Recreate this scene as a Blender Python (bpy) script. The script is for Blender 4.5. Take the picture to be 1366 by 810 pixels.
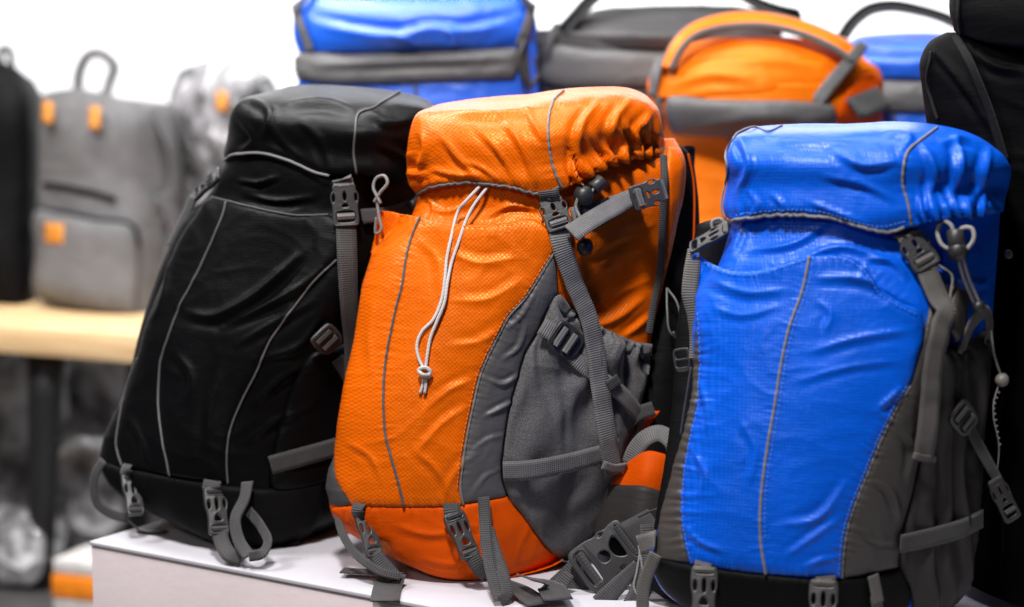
import bpy, bmesh, math, random
import numpy as np
from mathutils import Vector, Matrix
from mathutils.bvhtree import BVHTree
from mathutils.geometry import delaunay_2d_cdt

for o in list(bpy.data.objects):
    bpy.data.objects.remove(o)
SC = bpy.context.scene
COL = SC.collection
rng = random.Random(7)
nrng = np.random.RandomState(11)

# ------------------------------------------------------------------ camera
PW, PH, FPX = 1366.0, 810.0, 2600.0
CAMP = np.array((0.0, 0.0, 0.676))
PITCH = math.atan((405.0 - 60.0) / FPX)
cam_d = bpy.data.cameras.new('camera')
cam = bpy.data.objects.new('camera', cam_d)
COL.objects.link(cam)
cam.location = CAMP
cam.rotation_euler = (math.pi / 2 - PITCH, 0, 0)
cam_d.sensor_fit = 'HORIZONTAL'
cam_d.sensor_width = 36
cam_d.lens = 36 * FPX / PW
cam_d.clip_end = 100
cam_d.dof.use_dof = True
cam_d.dof.focus_distance = 2.40
cam_d.dof.aperture_fstop = 2.2
cam_d.dof.aperture_blades = 0
SC.camera = cam

# ------------------------------------------------------------------ light
wd = bpy.data.worlds.new('World')
SC.world = wd
wd.use_nodes = True
wd.node_tree.nodes['Background'].inputs[0].default_value = (0.95, 0.96, 1.0, 1)
wd.node_tree.nodes['Background'].inputs[1].default_value = 0.016


def area(name, loc, target, sx, sy, power, col=(1, 1, 1)):
    l = bpy.data.lights.new(name, 'AREA')
    l.shape = 'RECTANGLE'
    l.size, l.size_y, l.energy, l.color = sx, sy, power, col
    o = bpy.data.objects.new(name, l)
    COL.objects.link(o)
    o.location = loc
    o.rotation_euler = (Vector(target) - Vector(loc)).to_track_quat('-Z', 'Y').to_euler()
    return o


area('shop_ceiling_lamp_key', (-0.35, 1.1, 2.6), (0.05, 2.5, 0.3), 0.30, 0.30, 106, (1.0, 0.97, 0.95))
area('shop_ceiling_lamp_over', (0.15, 2.9, 2.5), (0.15, 2.9, 0.0), 2.0, 0.9, 46, (0.97, 0.98, 1.0))
area('shop_front_lamp', (-1.5, -0.4, 1.9), (-0.2, 2.4, 0.1), 0.5, 0.5, 17, (1.0, 0.93, 0.92))
area('shop_ceiling_lamp_table', (-1.0, 3.7, 2.5), (-1.05, 4.3, 0.2), 1.0, 0.6, 72, (1.0, 0.97, 0.96))
area('under_table_fill', (-1.9, 2.7, 2.2), (-1.1, 4.6, -0.2), 0.5, 0.5, 55, (1.0, 0.98, 0.97))  # added fill lamp, out of view, to brighten the stock under the table
area('shop_wall_washer', (0.0, 6.3, 3.0), (0.0, 7.9, 0.9), 6.0, 0.4, 420, (0.98, 0.99, 1.0))

vs = SC.view_settings
vs.view_transform = 'Standard'
vs.look = 'None'
vs.exposure = 0.0
vs.gamma = 1.0
SC.cycles.use_denoising = True

# ------------------------------------------------------------------ projection helpers
cp, sp = math.cos(PITCH), math.sin(PITCH)
C_R = np.array((1.0, 0, 0))
C_F = np.array((0, cp, -sp))
C_U = np.array((0, sp, cp))


def ray(px, py):
    px = np.asarray(px, float)[..., None]
    py = np.asarray(py, float)[..., None]
    return C_F + (px - PW / 2) / FPX * C_R - (py - PH / 2) / FPX * C_U


def proj(P):
    Q = np.asarray(P, float) - CAMP
    z = Q @ C_F
    return PW / 2 + FPX * (Q @ C_R) / z, PH / 2 - FPX * (Q @ C_U) / z, z


def on_z(px, py, z):
    r = ray(px, py)
    return CAMP + r * ((z - CAMP[2]) / r[2])


def at_depth(px, py, y):
    r = ray(px, py)
    return CAMP + r * ((y - CAMP[1]) / r[1])


def nrm(v):
    v = np.asarray(v, float)
    return v / np.maximum(np.linalg.norm(v, axis=-1, keepdims=True), 1e-12)


# ------------------------------------------------------------------ numpy noise and splines
_perm = nrng.permutation(512)
_ang = nrng.rand(512) * 2 * math.pi


def gnoise(x, y, seed=0):
    x = np.asarray(x, float) + seed * 17.13
    y = np.asarray(y, float) + seed * 7.71
    xi, yi = np.floor(x).astype(int), np.floor(y).astype(int)
    xf, yf = x - xi, y - yi

    def g(ix, iy, dx, dy):
        h = _perm[(_perm[ix & 511] + iy) & 511]
        a = _ang[h]
        return np.cos(a) * dx + np.sin(a) * dy
    u = xf * xf * xf * (xf * (xf * 6 - 15) + 10)
    v = yf * yf * yf * (yf * (yf * 6 - 15) + 10)
    a = g(xi, yi, xf, yf)
    b = g(xi + 1, yi, xf - 1, yf)
    c = g(xi, yi + 1, xf, yf - 1)
    d = g(xi + 1, yi + 1, xf - 1, yf - 1)
    return (a + u * (b - a)) + v * ((c + u * (d - c)) - (a + u * (b - a)))


def spline(P, n, periodic=False):
    """cubic Hermite through points P (k, ..., 3), resampled to n points along axis 0"""
    P = np.asarray(P, float)
    k = len(P)
    if k == 2:
        t = np.linspace(0, 1, n).reshape((-1,) + (1,) * (P.ndim - 1))
        return P[0] + (P[1] - P[0]) * t
    if periodic:
        Q = np.concatenate([P[-1:], P, P[:2]])
    else:
        Q = np.concatenate([2 * P[:1] - P[1:2], P, 2 * P[-1:] - P[-2:-1]])
    d = np.linalg.norm(np.diff(Q, axis=0), axis=-1)
    d = d.reshape(len(d), -1).mean(1) ** 0.75 + 1e-9
    T = np.concatenate([[0], np.cumsum(d)])
    sh = (-1,) + (1,) * (P.ndim - 1)
    dm, dp_ = d[:-1].reshape(sh), d[1:].reshape(sh)
    s0 = (Q[1:-1] - Q[:-2]) / dm
    s1 = (Q[2:] - Q[1:-1]) / dp_
    M = (s0 * dp_ + s1 * dm) / (dm + dp_)
    K = T[1:-1]
    pts = Q[1:-1]
    t = np.linspace(K[0], K[-1], n, endpoint=not periodic)
    i = np.clip(np.searchsorted(K, t, side='right') - 1, 0, len(K) - 2)
    h = (K[i + 1] - K[i])
    s = ((t - K[i]) / h).reshape(sh)
    h = h.reshape(sh)
    return ((2 * s**3 - 3 * s**2 + 1) * pts[i] + (s**3 - 2 * s**2 + s) * h * M[i]
            + (-2 * s**3 + 3 * s**2) * pts[i + 1] + (s**3 - s**2) * h * M[i + 1])


def even(P, step, closed=False):
    """resample a polyline at an even step"""
    P = np.asarray(P, float)
    if closed:
        P = np.concatenate([P, P[:1]])
    L = np.concatenate([[0], np.cumsum(np.linalg.norm(np.diff(P, axis=0), axis=1))])
    n = max(3, int(round(L[-1] / step)) + 1)
    t = np.linspace(0, L[-1], n)
    R = np.stack([np.interp(t, L, P[:, j]) for j in range(P.shape[1])], 1)
    return R[:-1] if closed else R


def smoothpath(P, step):
    P = np.asarray(P, float)
    return even(spline(P, max(8, len(P) * 14)), step)


def polydist(X, P, closed=False):
    """distance, arclength fraction, arclength of the nearest point on polyline P for points X (n,2)"""
    P = np.asarray(P, float)
    if closed:
        P = np.concatenate([P, P[:1]])
    A, B = P[:-1], P[1:]
    AB = B - A
    L = np.linalg.norm(AB, axis=1)
    cum = np.concatenate([[0], np.cumsum(L)])
    best = np.full(len(X), 1e9)
    arc = np.zeros(len(X))
    sgn = np.zeros(len(X))
    for i in range(len(A)):
        w = X - A[i]
        t = np.clip((w @ AB[i]) / max(L[i] ** 2, 1e-12), 0, 1)
        q = w - t[:, None] * AB[i]
        dd = np.hypot(q[:, 0], q[:, 1])
        m = dd < best
        best[m] = dd[m]
        arc[m] = cum[i] + t[m] * L[i]
        sgn[m] = np.sign(AB[i][0] * w[m, 1] - AB[i][1] * w[m, 0])
    return best, arc / cum[-1], arc, sgn


def inside(X, P):
    P = np.asarray(P, float)
    c = np.zeros(len(X), bool)
    j = len(P) - 1
    for i in range(len(P)):
        a, b = P[i], P[j]
        m = ((a[1] > X[:, 1]) != (b[1] > X[:, 1]))
        if a[1] != b[1]:
            m &= X[:, 0] < (b[0] - a[0]) * (X[:, 1] - a[1]) / (b[1] - a[1]) + a[0]
        c ^= m
        j = i
    return c


# ------------------------------------------------------------------ materials
MATS = {}


class NT:
    def __init__(self, name):
        self.m = bpy.data.materials.new(name)
        self.m.use_nodes = True
        self.t = self.m.node_tree
        self.b = self.t.nodes['Principled BSDF']

    def n(self, typ, **kw):
        x = self.t.nodes.new(typ)
        for k, v in kw.items():
            setattr(x, k, v)
        return x

    def link(self, a, b):
        self.t.links.new(a, b)

    def math(self, op, a, b=None, c=None, clamp=False):
        x = self.n('ShaderNodeMath', operation=op, use_clamp=clamp)
        for i, v in enumerate((a, b, c)):
            if v is None:
                continue
            if hasattr(v, 'links'):
                self.link(v, x.inputs[i])
            else:
                x.inputs[i].default_value = v
        return x.outputs[0]

    def noise(self, vec, scale, detail=2, rough=0.5):
        x = self.n('ShaderNodeTexNoise')
        x.inputs['Scale'].default_value = scale
        x.inputs['Detail'].default_value = detail
        x.inputs['Roughness'].default_value = rough
        if vec is not None:
            self.link(vec, x.inputs['Vector'])
        return x.outputs['Fac']

    def bump(self, h, dist, strength=1.0, prev=None):
        x = self.n('ShaderNodeBump')
        x.inputs['Distance'].default_value = dist
        x.inputs['Strength'].default_value = strength
        self.link(h, x.inputs['Height'])
        if prev is not None:
            self.link(prev, x.inputs['Normal'])
        return x.outputs['Normal']

    def uv(self):
        return self.n('ShaderNodeTexCoord').outputs['UV']

    def objco(self):
        return self.n('ShaderNodeTexCoord').outputs['Object']

    def ramp(self, fac, c0, c1, p0=0.0, p1=1.0):
        x = self.n('ShaderNodeValToRGB')
        e = x.color_ramp.elements
        e[0].position, e[1].position = p0, p1
        e[0].color = tuple(c0) + (1,)
        e[1].color = tuple(c1) + (1,)
        self.link(fac, x.inputs[0])
        return x.outputs[0]


def setp(b, **kw):
    for k, v in kw.items():
        b.inputs[k.replace('_', ' ')].default_value = v


def fabric(name, col, rough=0.45, kind='plain', period=0.007, line=0.7, sheen=0.0, spec=0.5, crumple=0.0006, jit=0.12, bumpd=0.0004, tint=(1, 1, 1), speck=0.0):
    N = NT(name)
    uv = N.uv()
    s = N.n('ShaderNodeSeparateXYZ')
    N.link(uv, s.inputs[0])
    u, v = s.outputs[0], s.outputs[1]
    # slow waviness keeps the weave from being ruler straight
    wob = N.noise(uv, 22, 1)
    wu = N.math('MULTIPLY_ADD', wob, 0.004, u)
    wv = N.math('MULTIPLY_ADD', wob, -0.004, v)
    if kind == 'diamond':
        a = N.math('MULTIPLY', N.math('MULTIPLY_ADD', wv, 1.15, wu), math.pi / period)
        b = N.math('MULTIPLY', N.math('MULTIPLY_ADD', wv, -1.15, wu), math.pi / period)
    else:
        a = N.math('MULTIPLY', wu, math.pi / period)
        b = N.math('MULTIPLY', wv, math.pi / period)
    sa = N.math('ABSOLUTE', N.math('SINE', a))
    sb = N.math('ABSOLUTE', N.math('SINE', b))
    cell = N.math('POWER', N.math('MULTIPLY', sa, sb), 0.24)
    big = N.noise(uv, 9, 3, 0.6)
    fine = N.noise(uv, 900, 1)
    tone = N.ramp(big, tuple(c * (1 - jit) for c in col), tuple(min(1, c * (1 + jit)) for c in col), 0.3, 0.7)
    if speck:
        sm = N.n('ShaderNodeMix', data_type='RGBA', blend_type='MULTIPLY')
        N.link(N.math('MULTIPLY', N.math('GREATER_THAN', N.noise(uv, 520, 1), 0.5), speck), sm.inputs[0])
        N.link(tone, sm.inputs[6])
        sm.inputs[7].default_value = (.25, .25, .25, 1)
        tone = sm.outputs[2]
    if kind != 'plain':
        mx = N.n('ShaderNodeMix', data_type='RGBA', blend_type='MULTIPLY')
        fac = N.math('SUBTRACT', 1.0, cell)
        fac = N.math('MULTIPLY', fac, 1.0 - line)
        N.link(fac, mx.inputs[0])
        N.link(tone, mx.inputs[6])
        mx.inputs[7].default_value = (0.12, 0.10, 0.10, 1)
        N.link(mx.outputs[2], N.b.inputs['Base Color'])
        nb = N.bump(cell, bumpd, 0.8)
        nb = N.bump(fine, 0.00025, 0.6, nb)
    else:
        N.link(tone, N.b.inputs['Base Color'])
        nb = N.bump(fine, 0.0003, 0.7)
    # fine cloth wrinkles: two ridged noises stretched across each other
    for (sx_, sy_, rot_, k_) in ((20, 60, .5, .7), (70, 24, -.35, .55)):
        mp = N.n('ShaderNodeMapping')
        mp.inputs['Scale'].default_value = (sx_, sy_, 1)
        mp.inputs['Rotation'].default_value = (0, 0, rot_)
        N.link(uv, mp.inputs[0])
        cr = N.noise(mp.outputs[0], 1.0, 3, 0.55)
        rd = N.math('POWER', N.math('SUBTRACT', 1.0, N.math('ABSOLUTE', N.math('MULTIPLY_ADD', cr, 4.0, -2.0)), clamp=True), 2.0)
        nb = N.bump(rd, crumple * k_, 0.55, nb)
    N.link(nb, N.b.inputs['Normal'])
    rr = N.math('MULTIPLY_ADD', big, 0.16, rough - 0.08)
    N.link(rr, N.b.inputs['Roughness'])
    setp(N.b, Specular_IOR_Level=spec, Sheen_Weight=sheen, Sheen_Roughness=0.5, Specular_Tint=tuple(tint) + (1,))
    MATS[name] = N.m
    return N.m


def webbing(name, col, rough=0.6, spec=0.4):
    N = NT(name)
    uv = N.uv()
    s = N.n('ShaderNodeSeparateXYZ')
    N.link(uv, s.inputs[0])
    u, v = s.outputs[0], s.outputs[1]
    rib = N.math('SINE', N.math('MULTIPLY', v, 2 * math.pi / 0.0030))
    warp = N.math('SINE', N.math('MULTIPLY', u, 2 * math.pi / 0.0026))
    h = N.math('MULTIPLY_ADD', warp, 0.35, rib)
    big = N.noise(uv, 35, 3)
    t = N.math('MULTIPLY_ADD', rib, 0.13, big)
    c = N.ramp(t, tuple(x * 0.72 for x in col), tuple(x * 1.2 for x in col), 0.3, 0.75)
    N.link(c, N.b.inputs['Base Color'])
    nb = N.bump(h, 0.0004, 0.8)
    N.link(nb, N.b.inputs['Normal'])
    setp(N.b, Roughness=rough, Specular_IOR_Level=spec, Sheen_Weight=0.15)
    MATS[name] = N.m
    return N.m


def plain(name, col, rough=0.45, spec=0.5, nscale=300, bd=0.0001, jit=0.12, coat=0.0, big=30):
    N = NT(name)
    co = N.objco()
    nz = N.noise(co, big, 4, 0.6)
    c = N.ramp(nz, tuple(x * (1 - jit) for x in col), tuple(min(1, x * (1 + jit)) for x in col), 0.3, 0.7)
    N.link(c, N.b.inputs['Base Color'])
    f = N.noise(co, nscale, 2)
    N.link(N.bump(f, bd, 0.8), N.b.inputs['Normal'])
    N.link(N.math('MULTIPLY_ADD', nz, 0.2, rough - 0.1), N.b.inputs['Roughness'])
    setp(N.b, Specular_IOR_Level=spec, Coat_Weight=coat)
    MATS[name] = N.m
    return N.m


def cordmat(name, col, rough=0.5):
    N = NT(name)
    uv = N.uv()
    s = N.n('ShaderNodeSeparateXYZ')
    N.link(uv, s.inputs[0])
    u, v = s.outputs[0], s.outputs[1]
    a = N.math('SINE', N.math('MULTIPLY_ADD', u, 6.2832 * 3, N.math('MULTIPLY', v, 6.2832 / 0.0035)))
    b = N.math('SINE', N.math('MULTIPLY_ADD', u, -6.2832 * 3, N.math('MULTIPLY', v, 6.2832 / 0.0035)))
    h = N.math('MULTIPLY', a, b)
    c = N.ramp(N.math('MULTIPLY_ADD', h, 0.5, 0.5), tuple(x * 0.5 for x in col), col, 0.1, 0.6)
    N.link(c, N.b.inputs['Base Color'])
    N.link(N.bump(h, 0.0004, 0.7), N.b.inputs['Normal'])
    setp(N.b, Roughness=rough)
    MATS[name] = N.m
    return N.m


ORANGE = (0.78, 0.124, 0.0008)
BLUE = (0.0004, 0.100, 0.70)
fabric('orange_ripstop', ORANGE, 0.34, 'diamond', 0.0060, 0.40, spec=0.42, tint=(1, .82, .28), bumpd=.0004)
fabric('orange_shaded', (0.66, 0.076, 0.001), 0.52, 'diamond', 0.0042, 0.85, spec=0.12, tint=(1, .8, .5))  # same orange cloth, with the lower compartment's shade put into its colour
fabric('orange_rear', (0.84, 0.165, 0.001), 0.42, 'square', 0.004, 0.85, spec=0.6, tint=(1, .82, .3))
fabric('blue_ripstop', BLUE, 0.33, 'square', 0.0038, 0.42, spec=0.34, bumpd=0.0003, tint=(.72, .85, 1))
fabric('blue_rear', (0.002, 0.12, 0.78), 0.42, 'square', 0.004, 0.85, spec=1.0)
fabric('black_nylon', (0.0024, 0.0024, 0.003), 0.42, 'square', 0.0036, 0.8, spec=0.11, bumpd=.0002, crumple=.00035)
fabric('black_matte', (0.0035, 0.0035, 0.004), 0.6, 'plain', spec=0.08)
fabric('charcoal_fabric', (0.050, 0.048, 0.050), 0.55, 'plain', spec=0.35)
fabric('grey_satin', (0.080, 0.077, 0.080), 0.42, 'plain', spec=0.35)
fabric('taupe_satin', (0.052, 0.047, 0.044), 0.45, 'plain', spec=0.3)
fabric('taupe_dark', (0.026, 0.024, 0.023), 0.55, 'plain', spec=0.2)
fabric('grey_pocket', (0.120, 0.117, 0.121), 0.62, 'plain', spec=0.25, sheen=0.1, speck=.55)
fabric('grey_band', (0.10, 0.098, 0.10), 0.5, 'plain', spec=0.4)
fabric('heather_grey', (0.135, 0.132, 0.134), 0.75, 'plain', spec=0.2, jit=0.2)
webbing('webbing_grey', (0.130, 0.126, 0.128))
fabric('black_deep', (0.0015, 0.0015, 0.0018), 0.6, 'plain', spec=0.03)
webbing('webbing_taupe', (0.085, 0.079, 0.074))
webbing('webbing_dark', (0.035, 0.034, 0.036))
webbing('webbing_mid', (0.040, 0.039, 0.040))
plain('plastic_grey', (0.036, 0.035, 0.036), 0.38, 0.5)
plain('plastic_dark', (0.022, 0.021, 0.022), 0.38, 0.5)
plain('piping_grey', (0.17, 0.165, 0.165), 0.5, 0.4)
plain('piping_dark', (0.085, 0.082, 0.085), 0.5, 0.4)
plain('leather_tan', (0.58, 0.22, 0.03), 0.6, 0.3, 200, 0.0004)
plain('metal', (0.4, 0.4, 0.4), 0.3, 0.6)
plain('thread_orange', (0.85, 0.24, 0.02), 0.6)
plain('thread_blue', (0.06, 0.24, 0.80), 0.6)
cordmat('cord_pale', (0.62, 0.60, 0.58))
cordmat('cord_grey', (0.22, 0.21, 0.205))
cordmat('cord_dark', (0.03, 0.03, 0.03))
for m in ('metal',):
    MATS[m].node_tree.nodes['Principled BSDF'].inputs['Metallic'].default_value = 1.0

# ------------------------------------------------------------------ object helpers


def link(o, parent=None):
    COL.objects.link(o)
    if parent is not None:
        o.parent = parent
    return o


def tag(o, label=None, cat=None, group=None, kind=None):
    for k, v in (('label', label), ('category', cat), ('group', group), ('kind', kind)):
        if v:
            o[k] = v
    return o


def mesh(name, V, Fc, mat, parent=None, org=(0, 0, 0), uv=None, smooth=True, solid=0.0, off=-1.0):
    V = np.asarray(V, float) - np.asarray(org)
    me = bpy.data.meshes.new(name)
    me.from_pydata(V.tolist(), [], [tuple(int(i) for i in f) for f in Fc])
    if uv is not None:
        l = me.uv_layers.new(name='UVMap')
        idx = np.zeros(len(me.loops), dtype=np.int32)
        me.loops.foreach_get('vertex_index', idx)
        l.data.foreach_set('uv', np.asarray(uv, np.float32)[idx].ravel())
    if smooth:
        me.polygons.foreach_set('use_smooth', np.ones(len(me.polygons), bool))
    me.materials.append(MATS[mat] if isinstance(mat, str) else mat)
    me.update()
    o = bpy.data.objects.new(name, me)
    if solid:
        md = o.modifiers.new('solid', 'SOLIDIFY')
        md.thickness = solid
        md.offset = off
    return link(o, parent)


def vnormals(V, Fc):
    V = np.asarray(V, float)
    N = np.zeros_like(V)
    F3 = np.asarray([f[:3] for f in Fc])
    n = np.cross(V[F3[:, 1]] - V[F3[:, 0]], V[F3[:, 2]] - V[F3[:, 0]])
    for k in range(len(Fc[0])):
        np.add.at(N, np.asarray([f[k] for f in Fc]), n)
    return nrm(N)


def tube(P, rad, sides=8, cap=True):
    """sweep a round section along P (n,3); rad scalar or per point"""
    P = np.asarray(P, float)
    n = len(P)
    rad = np.broadcast_to(np.asarray(rad, float), (n,))
    T = nrm(np.gradient(P, axis=0))
    ref = np.array((0, -1.0, 0.15))
    A = np.zeros_like(P)
    a = np.cross(T[0], ref)
    if np.linalg.norm(a) < 1e-3:
        a = np.cross(T[0], (1.0, 0, 0))
    a = nrm(a)
    for i in range(n):
        a = a - T[i] * (a @ T[i])
        a = nrm(a)
        A[i] = a
    B = np.cross(T, A)
    th = np.linspace(0, 2 * math.pi, sides, endpoint=False)
    V = (P[:, None] + rad[:, None, None] * (np.cos(th)[None, :, None] * A[:, None] + np.sin(th)[None, :, None] * B[:, None])).reshape(-1, 3)
    Fc = []
    for i in range(n - 1):
        for j in range(sides):
            k = (j + 1) % sides
            Fc.append((i * sides + j, i * sides + k, (i + 1) * sides + k, (i + 1) * sides + j))
    L = np.concatenate([[0], np.cumsum(np.linalg.norm(np.diff(P, axis=0), axis=1))])
    uv = np.stack([np.tile(np.arange(sides) / sides, n), np.repeat(L, sides)], 1)
    if cap:
        Fc.append(tuple(range(sides - 1, -1, -1)))
        Fc.append(tuple((n - 1) * sides + j for j in range(sides)))
    return V, Fc, uv


def ribbon(P, Nn, width, across=5, crown=0.0, twist=None):
    """flat band along P with normals Nn, returns V, F, uv"""
    P = np.asarray(P, float)
    n = len(P)
    T = nrm(np.gradient(P, axis=0))
    Nn = nrm(Nn - T * np.sum(Nn * T, 1)[:, None])
    X = np.cross(T, Nn)
    width = np.broadcast_to(np.asarray(width, float), (n,))
    s = np.linspace(-0.5, 0.5, across)
    V = (P[:, None] + X[:, None] * (s[None, :, None] * width[:, None, None])
         + Nn[:, None] * (crown * (1 - 4 * s * s))[None, :, None])
    L = np.concatenate([[0], np.cumsum(np.linalg.norm(np.diff(P, axis=0), axis=1))])
    uv = np.stack([(s[None, :] * width[:, None]).ravel(), np.repeat(L, across)], 1)
    Fc = []
    for i in range(n - 1):
        for j in range(across - 1):
            a = i * across + j
            Fc.append((a, a + across, a + across + 1, a + 1))
    return V.reshape(-1, 3), Fc, uv


def box_vf(x0, x1, y0, y1, z0, z1):
    V = [(x0, y0, z0), (x1, y0, z0), (x1, y1, z0), (x0, y1, z0), (x0, y0, z1), (x1, y0, z1), (x1, y1, z1), (x0, y1, z1)]
    Fc = [(0, 3, 2, 1), (4, 5, 6, 7), (0, 1, 5, 4), (1, 2, 6, 5), (2, 3, 7, 6), (3, 0, 4, 7)]
    return V, Fc


def bevel_box(name, size, mat, bev=0.004, seg=3):
    bm = bmesh.new()
    bmesh.ops.create_cube(bm, size=1)
    bmesh.ops.scale(bm, vec=size, verts=bm.verts)
    bmesh.ops.bevel(bm, geom=list(bm.edges), offset=bev, segments=seg, affect='EDGES', profile=0.5)
    me = bpy.data.meshes.new(name)
    bm.to_mesh(me)
    bm.free()
    me.polygons.foreach_set('use_smooth', np.ones(len(me.polygons), bool))
    me.materials.append(MATS[mat])
    return me


def chaikin(P, it=2):
    P = np.asarray(P, float)
    for _ in range(it):
        Q = np.roll(P, -1, axis=0)
        P = np.stack([0.75 * P + 0.25 * Q, 0.25 * P + 0.75 * Q], 1).reshape(-1, 2)
    return P


def plate(name, loops, thick, bev, mat, soft=2, arch=0.0):
    """moulded plate: outer loop and holes, extruded and rounded; X across, Y along, Z out"""
    cu = bpy.data.curves.new(name, 'CURVE')
    cu.dimensions = '2D'
    cu.fill_mode = 'BOTH'
    cu.extrude = max(thick / 2 - bev, 1e-5)
    cu.bevel_depth = bev
    cu.bevel_resolution = 2
    cu.offset = -bev
    for lp in loops:
        lp = np.asarray(lp, float)
        dense = []
        for a_, b_ in zip(lp, np.roll(lp, -1, axis=0)):
            e_ = np.linalg.norm(b_ - a_)
            c_ = min(.07, .35 * e_) / e_
            dense += [a_ + (b_ - a_) * c_, b_ + (a_ - b_) * c_]
        p = chaikin(dense, 1)
        s = cu.splines.new('POLY')
        s.points.add(len(p) - 1)
        for i, q in enumerate(p):
            s.points[i].co = (q[0], q[1], 0, 1)
        s.use_cyclic_u = True
    ob = bpy.data.objects.new(name, cu)
    COL.objects.link(ob)
    dg = bpy.context.evaluated_depsgraph_get()
    dg.update()
    me = bpy.data.meshes.new_from_object(ob.evaluated_get(dg))
    bpy.data.objects.remove(ob)
    if arch:
        for v in me.vertices:
            v.co.z -= arch * (v.co.x * 2) ** 2
    me.name = name
    me.materials.clear()
    me.materials.append(MATS[mat])
    return me


def rect(x0, x1, y0, y1):
    return [(x0, y0), (x1, y0), (x1, y1), (x0, y1)]


def oval(cx, cy, rx, ry, n=12):
    return [(cx + rx * math.cos(2 * math.pi * i / n), cy + ry * math.sin(2 * math.pi * i / n)) for i in range(n)]

# ------------------------------------------------------------------ moulded hardware, one mesh of each kind, unit width
# the meshes are built at unit width 1 and scaled on the object


def mk_side_release(tag_, mat):
    out = [(-.40, .52), (.40, .52), (.43, .44), (.40, .36), (.50, .30), (.52, .16), (.48, .04), (.45, -.06), (.47, -.30), (.47, -.52), (.38, -.56),
           (-.38, -.56), (-.47, -.52), (-.47, -.30), (-.45, -.06), (-.48, .04), (-.52, .16), (-.50, .30), (-.40, .36), (-.43, .44)]
    slot = rect(-.065, .065, .10, .34)
    vee = [(-.05, .02), (.05, .02), (.13, -.10), (.26, -.14), (-.26, -.14), (-.13, -.10)]
    win = rect(-.34, .34, -.46, -.16)
    return plate('buckle_' + tag_, [out, slot, oval(-.40, .18, .06, .11), oval(.40, .18, .06, .11), [(-.05, .03), (.05, .03), (.16, -.07), (-.16, -.07)], win],
                 0.17, 0.035, mat, 2, arch=0.03)


def mk_long_release(tag_, mat):
    out = [(-.42, .85), (.42, .85), (.50, .70), (.50, .20), (.44, .05), (.40, -.25), (.44, -.45), (.42, -.85), (-.42, -.85), (-.44, -.45), (-.40, -.25), (-.44, .05), (-.50, .20), (-.50, .70)]
    return plate('long_' + tag_, [out, rect(-.34, .34, .60, .76), rect(-.07, .07, .02, .46), oval(.33, .24, .07, .17), oval(-.33, .24, .07, .17),
                                  [(-.06, -.10), (.06, -.10), (.20, -.36), (-.20, -.36)], rect(-.32, .32, -.76, -.50)], 0.24, 0.05, mat, 2, arch=0.05)


def mk_ladder(tag_, mat):
    out = [(-.50, .40), (-.40, .56), (.40, .56), (.50, .40), (.52, 0), (.46, -.42), (.30, -.60), (-.30, -.60), (-.46, -.42), (-.52, 0)]
    return plate('ladder_' + tag_, [out, rect(-.36, .36, .06, .42), rect(-.36, .36, -.36, -.04)], 0.15, 0.04, mat, 2, arch=0.02)


def mk_hip(tag_, mat):
    out = [(-.50, .70), (.50, .70), (.52, .45), (.46, .30), (.54, .16), (.46, .02), (.52, -.12), (.54, -.60), (.44, -.74), (-.44, -.74), (-.54, -.60), (-.52, -.12), (-.46, .02), (-.54, .16), (-.46, .30), (-.52, .45)]
    return plate('hip_' + tag_, [out, rect(-.40, .40, .50, .62), [(-.30, .42), (.30, .42), (.14, .16), (-.14, .16)], rect(-.13, .13, -.16, .09), rect(-.42, .42, -.62, -.34),
                                 oval(-.44, .16, .045, .08), oval(.44, .16, .045, .08)], 0.13, 0.03, mat, 2, arch=0.03)


HW = {}
for tg_, mt_ in (('grey', 'plastic_grey'), ('dark', 'plastic_dark')):
    HW['side_' + tg_] = mk_side_release(tg_, mt_)
    HW['long_' + tg_] = mk_long_release(tg_, mt_)
    HW['ladder_' + tg_] = mk_ladder(tg_, mt_)
    HW['hip_' + tg_] = mk_hip(tg_, mt_)


def mk_roll(name, mat):
    """a turn of webbing over a bar: half round, unit width"""
    th = np.linspace(-0.25 * math.pi, 1.25 * math.pi, 12)
    xs = np.linspace(-.5, .5, 3)
    V, uv = [], []
    for i, t in enumerate(th):
        for x in xs:
            V.append((x, .5 * math.cos(t), .5 * math.sin(t)))
            uv.append((x * 0.025, i * 0.0015))
    Fc = [(i * 3 + j, i * 3 + j + 1, (i + 1) * 3 + j + 1, (i + 1) * 3 + j) for i in range(len(th) - 1) for j in range(2)]
    o = mesh(name, V, Fc, mat, uv=uv)
    me = o.data
    bpy.data.objects.remove(o)
    return me


for tg_ in ('grey', 'taupe', 'dark', 'mid'):
    HW['roll_' + tg_] = mk_roll('roll_' + tg_, 'webbing_' + tg_)


def lathe_mesh(name, prof, mat, seg=20, ribs=0, ribd=0.0):
    V, Fc = [], []
    for (r, z) in prof:
        for j in range(seg):
            a = 2 * math.pi * j / seg
            rr = r * (1 + (ribd * (j % 2) if ribs else 0))
            V.append((rr * math.cos(a), rr * math.sin(a), z))
    for i in range(len(prof) - 1):
        for j in range(seg):
            k = (j + 1) % seg
            Fc.append((i * seg + j, i * seg + k, (i + 1) * seg + k, (i + 1) * seg + j))
    Fc.append(tuple(range(seg - 1, -1, -1)))
    Fc.append(tuple((len(prof) - 1) * seg + j for j in range(seg)))
    o = mesh(name, V, Fc, mat)
    me = o.data
    bpy.data.objects.remove(o)
    return me


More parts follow.
